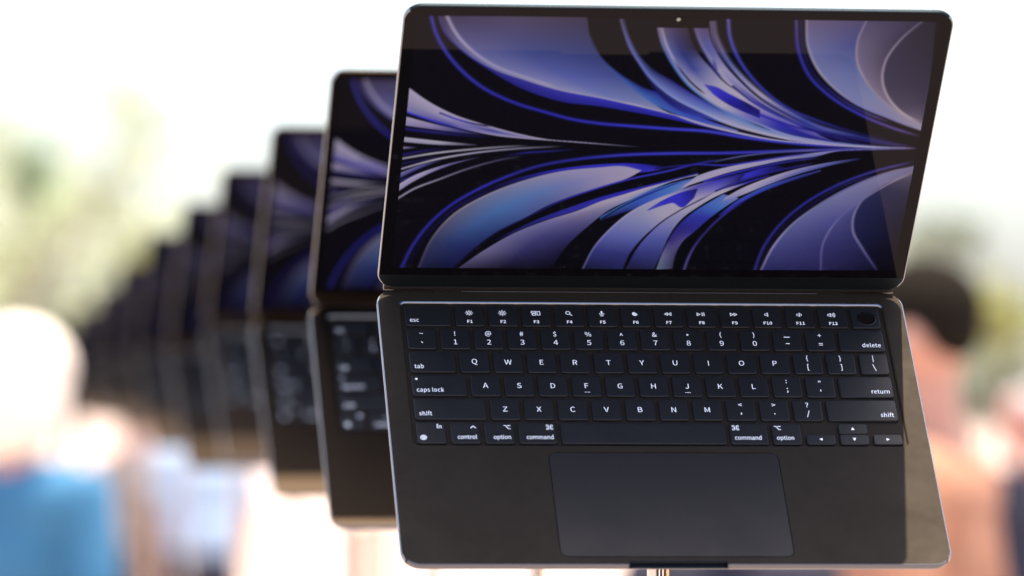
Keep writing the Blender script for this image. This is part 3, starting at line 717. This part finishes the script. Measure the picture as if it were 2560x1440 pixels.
def make_laptop():
    root = empty('laptop')
    make_base(root)
    x0, x1, y0, y1 = WELL
    bm = slab(x0 + 0.9, x1 - 0.9, y0 + 0.9, y1 - 0.9, 2.6, [(-2.6, 0), (-1.55, 0)], 6)
    link('keyboard_plate', bm_mesh(bm, 'keyboard_plate'), M['plate'], root)
    make_keys(root)
    px0, px1, py0, py1 = PAD
    bm = slab(px0, px1, py0, py1, 4.4, [(-0.7, 0), (-0.1, 0), (-0.03, 0.06), (0.0, 0.2), (0.0, 0.4)], 8)
    link('trackpad', bm_mesh(bm, 'trackpad'), M['pad'], root, 35)
    make_lid(root)
    # hinge barrel oversized to block sun under the lid; thin lip in sheen metal
    bm = bmesh.new()
    loft(bm, [[(x, 3.2 + 4.2 * math.cos(2 * math.pi * i / 16), 2.2 + 4.2 * math.sin(2 * math.pi * i / 16)) for i in range(16)] for x in (-147.5, 147.5)], True, True)
    bmesh.ops.recalc_face_normals(bm, faces=bm.faces)
    hb = link('hinge', bm_mesh(bm, 'hinge'), M['black'], root, 40)
    bm = slab(-117.9, 117.9, -1.02, 1.5, 0.2, [(-3.5, 0), (0.45, 0)], 2)  # black filler added to hide a bright glint in the recess
    link('hinge_filler', bm_mesh(bm, 'hinge_filler'), M['black'], hb)
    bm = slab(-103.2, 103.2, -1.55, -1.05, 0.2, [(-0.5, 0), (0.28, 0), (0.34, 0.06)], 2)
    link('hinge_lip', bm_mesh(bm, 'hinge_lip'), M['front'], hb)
    return root

ROT = Matrix(((0.99250091, -0.08357678, 0.08920131), (0.00651213, -0.6925507, -0.72133979), (0.12206369, 0.71651128, -0.68681295)))
T0 = Vector((73.2018, 1.7364, 3014.7593)) * MM

LID_PARTS = ('lid_case', 'screen_glass', 'display', 'camera_notch')
HINGE = Vector((0, -3, 2)) * MM
def place(root, i, d=None, tl=None, tilt=0.0, yaw=0.0, lid=0.0):
    rot = ROT @ Matrix.Rotation(R(tilt), 3, 'X')
    v = ROT.inverted() @ Vector((0, -1, 0))          # the world's vertical in the laptop's own frame
    rot = rot @ Matrix.Rotation(R(yaw), 3, v)
    lr = Matrix.Rotation(R(-lid), 4, 'X')            # lid opened further by this angle
    for c in children(root):
        if c.name.split('.')[0] in LID_PARTS:
            c.matrix_local = Matrix.Translation(HINGE) @ lr @ Matrix.Translation(-HINGE)
    if d is None:
        t = T0
    else:
        P = rot @ (HINGE + lr.to_3x3() @ (Vector((-HW, 0, 213.9)) * MM))
        dz = d + P.z
        t = Vector(((tl[0] - 1280) / FPX * dz, (tl[1] - 720) / FPX * dz, dz)) - P
    w = CAMM @ rot
    root.matrix_world = Matrix.Translation(Vector((0, 0, CAM_H)) + CAMM @ t) @ w.to_4x4()
    return root.matrix_world

laptop = make_laptop()
def children(o): return [c for c in COL.objects if c.parent == o]
KIDS = [(c, children(c)) for c in children(laptop)]
def copy_laptop(keys, legends):
    r = laptop.copy(); COL.objects.link(r)
    for c, sub in KIDS:
        if c.name.startswith('key') and not c.name.startswith('keyboard') and not keys: continue
        d = c.copy(); COL.objects.link(d); d.parent = r
        for g in sub:
            if g.name.startswith('key_legend') and not legends: continue
            e = g.copy(); COL.objects.link(e); e.parent = d
    return r

LAPTOPS = [
    (None, None, 0.0, 'open dark blue laptop in front, in sharp focus, every key readable, blue ribbon wallpaper'),
    (3.74, (829, 178), 2.5, 'open dark laptop directly behind the sharp one, second in the row, slightly blurred'),
    (4.7, (680, 318), 6.0, 'blurred open dark laptop, third in the row, its key lettering only soft dots'),
    (6.0, (556, 422), 9.0, 'blurred open dark laptop, fourth from the sharp one, brownish glow on its front edge'),
    (6.75, (460, 510), 12.0, 'blurred open dark laptop, fifth from the sharp one in the receding row'),
    (8.4, (372, 583), 14.0, 'very blurred open dark laptop, sixth from the sharp one in the receding row'),
    (10.8, (298, 657), 14.0, 'very blurred open dark laptop, seventh from the sharp one in the receding row'),
    (13.5, (242, 720), 14.0, 'very blurred small dark laptop, eighth in the receding row, third from its far end'),
    (16.5, (190, 770), 14.0, 'very blurred small dark laptop, second from the far left end of the row'),
    (20.0, (140, 825), 14.0, 'smallest and most blurred dark laptop, at the far left end of the row'),
]

def make_stand():  # pole built as a row of white, dark, bright and brass rods
    r = empty('laptop_stand')
    bm = bmesh.new()
    def circ(rad, z, n=40): return [(rad * math.cos(2 * math.pi * i / n), rad * math.sin(2 * math.pi * i / n), z) for i in range(n)]
    def rod(x, rad): return [[(x + a, b, z) for a, b, z in circ(rad, zz, 20)] for zz in (8, 1380)]
    loft(bm, rod(-3.6, 2.6), True, True)
    bmesh.ops.recalc_face_normals(bm, faces=bm.faces)
    link('white_rod', bm_mesh(bm, 'white_rod'), M['white_paint'], r, 40)
    for k in range(5):
        bm = bmesh.new()
        loft(bm, rod(-0.35 + 1.02 * k, 0.5), True, True)
        bmesh.ops.recalc_face_normals(bm, faces=bm.faces)
        link('pole_rod', bm_mesh(bm, 'pole_rod'), M['dark_steel'] if k % 2 == 0 else M['chrome'], r, 40)
    bm = bmesh.new()
    loft(bm, rod(5.2, 0.8), True, True)
    bmesh.ops.recalc_face_normals(bm, faces=bm.faces)
    link('brass_rod', bm_mesh(bm, 'brass_rod'), M['brass'], r, 40)
    bm = bmesh.new()
    loft(bm, [circ(130, 0), circ(130, 8), circ(127, 10), circ(0.5, 11)], True, True)
    bmesh.ops.recalc_face_normals(bm, faces=bm.faces)
    link('floor_plate', bm_mesh(bm, 'floor_plate'), M['chrome'], r, 40)
    return r

stand = make_stand()
STAND_KIDS = children(stand)
ORD = ['sharp front', 'second', 'third', 'fourth', 'fifth', 'sixth', 'seventh', 'eighth', 'ninth', 'farthest']
for i, (d, tl, tilt, lab) in enumerate(LAPTOPS):
    lp = laptop if i == 0 else copy_laptop(i < 6, i < 4)
    mw = place(lp, i, d, tl, 0.0, (0, 1, 3, 5, 7, 9, 10, 10, 10, 10)[i], tilt)
    tag(lp, lab, 'laptop', 'open laptops lined up in a receding row')
    for o in children(lp):                       # copies get darker or browner metal, duller glass and dimmer screens
        kind = o.name.split('.')[0]
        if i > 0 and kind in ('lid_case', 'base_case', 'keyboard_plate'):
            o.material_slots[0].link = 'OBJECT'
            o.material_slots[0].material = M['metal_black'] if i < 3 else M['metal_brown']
        if i > 0 and kind in ('lid_case', 'base_case'):
            o.material_slots[1].link = 'OBJECT'
            o.material_slots[1].material = M['edge_bright']
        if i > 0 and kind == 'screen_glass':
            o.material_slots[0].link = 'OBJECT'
            o.material_slots[0].material = M['bezel_dull']
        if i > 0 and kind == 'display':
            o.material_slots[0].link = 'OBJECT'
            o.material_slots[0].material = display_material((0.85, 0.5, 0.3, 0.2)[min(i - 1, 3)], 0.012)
    c = mw @ (Vector((0, -110, -7.5)) * MM)
    if i == 0: st = stand
    else:
        st = stand.copy(); COL.objects.link(st)
        for k in STAND_KIDS:
            q = k.copy(); COL.objects.link(q); q.parent = st
    st.location = (c.x, c.y, 0.0)
    st.scale = (1, 1, c.z / 1.385)
    tag(st, 'slim white and dark pole holding up the %s laptop of the row' % ORD[i], 'stand', 'slim poles under the laptops')

# ------------------------------------------------------------------ setting
def ground():
    bm = bmesh.new()
    n = 64
    prev = None
    c = bm.verts.new((0, 0, 0))
    for r in (4, 15, 60, 250, 1200):
        cur = [bm.verts.new((r * math.cos(2 * math.pi * i / n), r * math.sin(2 * math.pi * i / n), 0)) for i in range(n)]
        for i in range(n):
            j = (i + 1) % n
            if prev is None: bm.faces.new((c, cur[i], cur[j]))
            else: bm.faces.new((prev[i], cur[i], cur[j], prev[j]))
        prev = cur
    tag(link('ground', bm_mesh(bm, 'ground'), M['paving']), kind='structure')
ground()

def box(name, x0, x1, y0, y1, z0, z1, m, parent=None):
    bm = bmesh.new()
    v = [bm.verts.new((x, y, z)) for z in (z0, z1) for x, y in ((x0, y0), (x1, y0), (x1, y1), (x0, y1))]
    for f in ((3, 2, 1, 0), (4, 5, 6, 7), (0, 1, 5, 4), (1, 2, 6, 5), (2, 3, 7, 6), (3, 0, 4, 7)): bm.faces.new([v[k] for k in f])
    return link(name, bm_mesh(bm, name), m, parent)


# ------------------------------------------------------------------ trees
def leaf_mat(name, color, tr):
    m = bpy.data.materials.new(name)
    m.use_nodes = True
    nt = m.node_tree
    b = nt.nodes['Principled BSDF']
    oi = nt.nodes.new('ShaderNodeNewGeometry')
    r = nt.nodes.new('ShaderNodeValToRGB')
    r.color_ramp.elements[0].color = (*[c * 0.55 for c in color], 1)
    r.color_ramp.elements[1].color = (*[min(1, c * 1.35) for c in color], 1)
    nt.links.new(oi.outputs['Random Per Island'], r.inputs[0])
    nt.links.new(r.outputs[0], b.inputs['Base Color'])
    b.inputs['Roughness'].default_value = 0.55
    t = nt.nodes.new('ShaderNodeBsdfTranslucent')
    nt.links.new(r.outputs[0], t.inputs[0])
    mx = nt.nodes.new('ShaderNodeMixShader')
    mx.inputs[0].default_value = tr
    nt.links.new(b.outputs[0], mx.inputs[1]); nt.links.new(t.outputs[0], mx.inputs[2])
    nt.links.new(mx.outputs[0], nt.nodes['Material Output'].inputs[0])
    return m
LEAF = {'pale': leaf_mat('pale_leaves', (0.48, 0.54, 0.36), 0.5), 'green': leaf_mat('green_leaves', (0.24, 0.34, 0.20), 0.4), 'yellow': leaf_mat('yellow_green_leaves', (0.36, 0.38, 0.14), 0.4), 'grey': leaf_mat('grey_green_leaves', (0.30, 0.35, 0.27), 0.4)}

def tree(name, base, crown_c, rad, leaf, n, size, label, cat, seed, trunk=True, group=None):
    rng = random.Random(seed)
    root = empty(name, base)
    b = Vector(base)
    cc = Vector(crown_c) - b
    # clumps
    clumps = []
    for _ in range(26):
        while True:
            p = Vector((rng.uniform(-1, 1), rng.uniform(-1, 1), rng.uniform(-1, 1)))
            if p.length < 1: break
        clumps.append((Vector((p.x * rad[0], p.y * rad[1], p.z * rad[2])) + cc, rng.uniform(0.22, 0.42) * min(rad)))
    vs, fs = [], []
    for _ in range(n):
        c, r = clumps[rng.randrange(len(clumps))]
        p = c + Vector((rng.gauss(0, 0.6), rng.gauss(0, 0.6), rng.gauss(0, 0.55))) * r
        q = Euler((rng.uniform(0, 6.3), rng.uniform(0, 6.3), rng.uniform(0, 6.3))).to_matrix()
        s = size * rng.uniform(0.6, 1.3)
        o = len(vs)
        for x, y in ((0, -1), (0.55, 0), (0, 1), (-0.55, 0)): vs.append(p + q @ Vector((x * s, y * s, 0)))
        fs.append((o, o + 1, o + 2, o + 3))
    me = bpy.data.meshes.new('crown'); me.from_pydata(vs, [], fs)
    link('crown', me, LEAF[leaf], root)
    bm = bmesh.new()
    def limb(p0, p1, r0, r1, n_=8):
        d = (p1 - p0).normalized(); u = d.orthogonal().normalized(); w = d.cross(u)
        V = [[bm.verts.new(p + (u * math.cos(2 * math.pi * i / n_) + w * math.sin(2 * math.pi * i / n_)) * r) for i in range(n_)] for p, r in ((p0, r0), ((p0 + p1) / 2 + u * r0 * 0.6, (r0 + r1) / 2), (p1, r1))]
        for a, c2 in zip(V, V[1:]):
            for i in range(n_): bm.faces.new((a[i], a[(i + 1) % n_], c2[(i + 1) % n_], c2[i]))
    fork = Vector((cc.x * 0.5, cc.y * 0.5, max(0.15, cc.z - rad[2] * 0.7)))
    tr = max(rad) * 0.06
    limb(Vector((0, 0, 0)), fork, tr, tr * 0.7)
    for c, r in clumps[:9]: limb(fork, c, tr * 0.5, tr * 0.12, 6)
    bmesh.ops.recalc_face_normals(bm, faces=bm.faces)
    link('trunk', bm_mesh(bm, 'trunk'), M['bark'], root, 60)
    tag(root, label, cat, group)
    return root

def tree_at(name, px, py, rx, ry, d, leaf, n, size, label, cat, seed):
    c = at(px, py, d)
    k = d / FPX
    return tree(name, (c.x, c.y, 0), c, (rx * k, rx * k * 0.8, ry * k), leaf, n, size, label, cat, seed)

tree_at('tree', 80, 470, 400, 380, 48, 'pale', 1150, 0.10, 'pale green blurred tree at the left edge of the photo', 'tree', 1)
tree_at('tree', 330, 600, 200, 230, 62, 'pale', 420, 0.11, 'thin pale yellow blurred tree behind the far end of the laptop row', 'tree', 2)
tree_at('bush', 75, 430, 60, 80, 44, 'green', 110, 0.09, 'darker green blurred tuft of foliage in the pale tree at the left', 'bush', 3)
tree_at('bush', 380, 650, 50, 50, 40, 'yellow', 260, 0.07, 'small yellow green blurred bush just above the middle laptops', 'bush', 4)
tree_at('hedge', 170, 820, 330, 110, 55, 'grey', 2400, 0.10, 'low grey green blurred hedge behind the person in the straw hat', 'hedge', 5)
tree_at('tree', 2340, 600, 110, 70, 50, 'grey', 280, 0.10, 'grey green blurred foliage right of the sharp laptop, above the dark haired head', 'tree', 6)
tree_at('bush', 2480, 790, 100, 90, 50, 'yellow', 480, 0.09, 'yellow green blurred bush at the right edge beside the dark haired head', 'bush', 7)
tree_at('hedge', 2440, 960, 200, 90, 58, 'grey', 1400, 0.10, 'grey green blurred hedge low on the right behind the two people', 'hedge', 8)

# ------------------------------------------------------------------ people
def capsule(bm, a, b, ra, rb, n=14, sx=1.0):
    a, b = Vector(a), Vector(b)
    d = (b - a)
    L = d.length or 1e-4
    z = d.normalized() if d.length else Vector((0, 0, 1))
    u = z.orthogonal().normalized()
    if abs(z.z) > 0.9: u = (Vector((1, 0, 0)) - z * z.x).normalized()
    w = z.cross(u)
    rings = []
    for k in range(5): 
        t = math.pi / 2 * (k / 5)
        rings.append((a - z * ra * math.cos(t), ra * math.sin(t) + 1e-4))
    rings.append((a, ra)); rings.append((b, rb))
    for k in range(4, -1, -1):
        t = math.pi / 2 * (k / 5)
        rings.append((b + z * rb * math.cos(t), rb * math.sin(t) + 1e-4))
    V = [[bm.verts.new(c + (u * math.cos(2 * math.pi * i / n) * sx + w * math.sin(2 * math.pi * i / n)) * r) for i in range(n)] for c, r in rings]
    for p, q in zip(V, V[1:]):
        for i in range(n): bm.faces.new((p[i], p[(i + 1) % n], q[(i + 1) % n], q[i]))
    bm.faces.new(list(reversed(V[0]))); bm.faces.new(V[-1])

def ellipsoid(bm, c, r, seg=20):
    m = Matrix.Translation(c) @ Matrix.Diagonal((*r, 1))
    bmesh.ops.create_uvsphere(bm, u_segments=seg, v_segments=seg // 2 + 2, radius=1, matrix=m)

def fuse(bm, name, voxel, m, parent):
    """union of overlapping volumes as one continuous skin"""
    bmesh.ops.recalc_face_normals(bm, faces=bm.faces)
    o = link('fuse_tmp', bm_mesh(bm, 'fuse_tmp'))
    md = o.modifiers.new('remesh', 'REMESH'); md.mode = 'VOXEL'; md.voxel_size = voxel
    sm = o.modifiers.new('smooth', 'SMOOTH'); sm.factor = 0.5; sm.iterations = 4
    dg = bpy.context.evaluated_depsgraph_get()
    me = bpy.data.meshes.new_from_object(o.evaluated_get(dg))
    me.name = name
    bpy.data.objects.remove(o)
    me.materials.clear()
    out = link(name, me, m, parent)
    for p in me.polygons: p.use_smooth = True
    return out

def cloth(name, color, rough=0.85): return mat(name, color, rough, noise_amt=0.12, noise_scale=14)

def person(loc, height, facing, skin, shirt, trousers, hair, label, hair_style='short', cap=None, glasses=False, shoulder=1.0, lean=0.0, strap=None, holds=None):
    """standing figure; facing in degrees, 0 looks towards the camera (-Y)"""
    root = empty('person', loc)
    s = height / 1.75
    hd = 1.62 * s                                # head centre
    bm = bmesh.new()
    sw = 0.185 * s * shoulder
    # head, jaw, nose, ears, neck
    ellipsoid(bm, (0, 0.0, hd + 0.015 * s), (0.077 * s, 0.098 * s, 0.115 * s))
    ellipsoid(bm, (0, -0.025 * s, hd - 0.055 * s), (0.058 * s, 0.07 * s, 0.062 * s))
    capsule(bm, (0, -0.092 * s, hd + 0.01 * s), (0, -0.112 * s, hd - 0.022 * s), 0.010 * s, 0.016 * s)
    capsule(bm, (-0.02 * s, -0.084 * s, hd - 0.06 * s), (0.02 * s, -0.084 * s, hd - 0.06 * s), 0.012 * s, 0.012 * s)
    for q in (-1, 1): ellipsoid(bm, (q * 0.080 * s, 0.008 * s, hd - 0.005 * s), (0.012 * s, 0.022 * s, 0.034 * s))
    capsule(bm, (0, 0.015 * s, hd - 0.06 * s), (0, 0.03 * s, 1.42 * s), 0.055 * s, 0.062 * s)
    # trunk
    capsule(bm, (-sw * 0.62, 0.02 * s, 1.36 * s), (sw * 0.62, 0.02 * s, 1.36 * s), 0.085 * s, 0.085 * s)
    ellipsoid(bm, (0, 0.0, 1.24 * s), (0.155 * s, 0.11 * s, 0.2 * s))
    ellipsoid(bm, (0, 0.0, 1.03 * s), (0.14 * s, 0.105 * s, 0.17 * s))
    ellipsoid(bm, (0, 0.01 * s, 0.92 * s), (0.16 * s, 0.115 * s, 0.12 * s))
    joints = {}
    for q in (-1, 1):
        sh = Vector((q * sw, 0.02 * s, 1.37 * s))
        if holds and q == -1:
            el = Vector((q * (sw + 0.05 * s), -0.10 * s, 1.12 * s)); wr = Vector((q * 0.07 * s, -0.30 * s, 1.30 * s))
        else:
            el = Vector((q * (sw + 0.05 * s), 0.05 * s, 1.09 * s)); wr = Vector((q * (sw + 0.06 * s), -0.03 * s, 0.86 * s))
        capsule(bm, sh, el, 0.052 * s, 0.041 * s); capsule(bm, el, wr, 0.041 * s, 0.026 * s)
        joints[q] = (sh, el, wr)
        d = (wr - el).normalized()
        palm = wr + d * 0.05 * s
        side = Vector((0, -1, 0)) if abs(d.z) > 0.6 else Vector((0, 0, 1))
        capsule(bm, wr, palm, 0.026 * s, 0.03 * s)
        for k, ln in enumerate((0.062, 0.072, 0.068, 0.052)):
            f0 = palm + side * (0.024 - 0.016 * k) * s + d * 0.02 * s
            f1 = f0 + d * ln * 0.5 * s; f2 = f1 + d * ln * 0.4 * s + Vector((-q, 0, 0)) * 0.018 * s
            capsule(bm, f0, f1, 0.0095 * s, 0.009 * s, 8); capsule(bm, f1, f2, 0.009 * s, 0.0075 * s, 8)
        capsule(bm, wr + d * 0.02 * s + side * 0.02 * s, palm + side * 0.05 * s + d * 0.015 * s, 0.012 * s, 0.0095 * s, 8)
        hip, knee, ank = Vector((q * 0.085 * s, 0.01 * s, 0.90 * s)), Vector((q * 0.095 * s, -0.005 * s, 0.49 * s)), Vector((q * 0.10 * s, 0.03 * s, 0.08 * s))
        capsule(bm, hip, knee, 0.082 * s, 0.055 * s); capsule(bm, knee, ank, 0.055 * s, 0.036 * s)
        capsule(bm, ank + Vector((0, 0.01, -0.035)) * s, ank + Vector((0, -0.14, -0.045)) * s, 0.035 * s, 0.03 * s)
    fuse(bm, 'body', 0.008 * s, skin, root)
    # shirt
    bm = bmesh.new()
    e = 0.016 * s
    capsule(bm, (-sw * 0.62, 0.02 * s, 1.352 * s), (sw * 0.62, 0.02 * s, 1.352 * s), 0.085 * s + e, 0.085 * s + e)
    ellipsoid(bm, (0, 0.0, 1.24 * s), (0.155 * s + e, 0.11 * s + e, 0.2 * s))
    ellipsoid(bm, (0, 0.0, 1.03 * s), (0.14 * s + 2 * e, 0.105 * s + 2 * e, 0.2 * s))
    for q in (-1, 1):
        sh, el, wr = joints[q]
        capsule(bm, sh, sh.lerp(el, 0.75), 0.052 * s + e, 0.046 * s + e)
    fuse(bm, 'shirt', 0.012 * s, shirt, root)
    bm = bmesh.new()
    ellipsoid(bm, (0, 0.01 * s, 0.92 * s), (0.16 * s + e, 0.115 * s + e, 0.13 * s))
    for q in (-1, 1):
        hip, knee, ank = Vector((q * 0.085 * s, 0.01 * s, 0.90 * s)), Vector((q * 0.095 * s, -0.005 * s, 0.49 * s)), Vector((q * 0.10 * s, 0.03 * s, 0.08 * s))
        capsule(bm, hip, knee, 0.082 * s + e, 0.058 * s + e); capsule(bm, knee, ank, 0.058 * s + e, 0.045 * s + e)
    fuse(bm, 'trousers', 0.012 * s, trousers, root)
    for q in (-1, 1):
        bm = bmesh.new()
        capsule(bm, (q * 0.10 * s, 0.05 * s, 0.045 * s), (q * 0.10 * s, -0.12 * s, 0.04 * s), 0.045 * s, 0.038 * s)
        fuse(bm, 'shoe', 0.010 * s, M['black'], root)
    bm = bmesh.new()
    if hair_style == 'crop':
        ellipsoid(bm, (0, 0.018 * s, hd + 0.055 * s), (0.086 * s, 0.104 * s, 0.088 * s))
        ellipsoid(bm, (0, 0.055 * s, hd + 0.02 * s), (0.078 * s, 0.062 * s, 0.066 * s))
    elif hair_style == 'short':
        ellipsoid(bm, (0, 0.022 * s, hd + 0.045 * s), (0.090 * s, 0.102 * s, 0.102 * s))
        ellipsoid(bm, (0, 0.055 * s, hd - 0.005 * s), (0.082 * s, 0.065 * s, 0.082 * s))
    else:
        ellipsoid(bm, (0, 0.03 * s, hd + 0.04 * s), (0.090 * s, 0.095 * s, 0.100 * s))
    fuse(bm, 'hair', 0.010 * s, hair, root)
    if cap:
        bm = bmesh.new()
        ellipsoid(bm, (0, 0.01 * s, hd + 0.05 * s), (0.130 * s, 0.140 * s, 0.120 * s))
        ellipsoid(bm, (0, 0.030 * s, hd - 0.03 * s), (0.130 * s, 0.120 * s, 0.145 * s))
        capsule(bm, (0, -0.10 * s, hd + 0.055 * s), (0, -0.165 * s, hd + 0.040 * s), 0.02 * s, 0.012 * s, sx=4.0)
        fuse(bm, 'cap', 0.010 * s, cap, root)
    for q in (-1, 1):
        bm = bmesh.new()
        ellipsoid(bm, (q * 0.031 * s, -0.086 * s, hd + 0.012 * s), (0.013 * s, 0.011 * s, 0.009 * s), 10)
        link('eye', bm_mesh(bm, 'eye'), M['black'], root)
    root.rotation_euler = (0, 0, R(facing))
    tag(root, label, 'person')
    return root

navy = cloth('navy_cloth', (0.012, 0.014, 0.03))
hair_dark = mat('dark_hair', (0.009, 0.007, 0.005), 0.9, spec=0.08, noise_amt=0.3, noise_scale=60)
hair_brown = mat('brown_hair', (0.06, 0.035, 0.02), 0.8, spec=0.1)
hair_grey = mat('grey_hair', (0.30, 0.29, 0.28), 0.6, noise_amt=0.3, noise_scale=60)
white_cloth = cloth('white_cloth', (0.82, 0.79, 0.74))

def stand_person(px, py_head, d, height, *a, **k):
    """height is set so that the head centre lands on (px, py_head) at depth d"""
    p = at(px, py_head, d)
    h = p.z / 1.62 * 1.75
    return person((p.x, p.y, 0), h, *a, **k)

stand_person(50, 975, 11.5, None, 160, M['skin'], cloth('blue_shirt', (0.025, 0.135, 0.26)), navy, hair_grey, 'person in pale straw hat and bright blue shirt at the left edge of the photo', cap=M['straw'])
stand_person(505, 1005, 20.0, None, 20, M['skin'], cloth('light_blue_shirt', (0.30, 0.42, 0.56)), navy, hair_dark, 'person in light blue shirt standing below the middle laptops of the row')
stand_person(340, 1050, 22.0, None, 150, M['skin_pink'], cloth('beige_shirt', (0.22, 0.19, 0.16)), navy, hair_brown, 'person in beige shirt between the blue shirt and the light blue shirt', hair_style='short')
stand_person(2290, 850, 8.8, None, 250, M['skin_light'], cloth('peach_top', (0.30, 0.145, 0.085)), navy, hair_dark, 'person with short dark hair and peach top right behind the sharp laptop', hair_style='crop')
stand_person(2555, 1060, 17.0, None, -40, M['skin_pink'], navy, navy, hair_grey, 'grey haired person in dark top at the right edge behind the peach top')
stand_person(1840, 1150, 9.5, None, 180, M['skin'], navy, navy, hair_dark, 'person in dark navy clothes mostly hidden behind the sharp laptop')

# ------------------------------------------------------------------ slim tan posts far behind the laptops
def post(px, d, w, top, label):
    c = at(px, 890, d)
    r = empty('wooden_post', (c.x, c.y, 0))
    bm = slab(-w / 2, w / 2, -w / 2, w / 2, w * 0.12, [(0, 0), (top - 12, 0), (top, 12)], 3)
    link('shaft', bm_mesh(bm, 'shaft'), M['wood'], r)
    bm = slab(-w / 2 - 8, w / 2 + 8, -w / 2 - 8, w / 2 + 8, w * 0.14, [(top, 0), (top + 14, 0), (top + 22, 10)], 3)
    link('cap_block', bm_mesh(bm, 'cap_block'), M['wood'], r)
    tag(r, label, 'post', 'tan wooden posts below the second laptop')
post(890, 13.0, 46, 1120, 'blurred tan wooden post below the second laptop, the one farther left')
post(965, 13.5, 40, 1110, 'blurred tan wooden post below the second laptop, beside the sharp laptop')
post(360, 16.0, 55, 1130, 'blurred tan wooden post left of the light blue shirt')
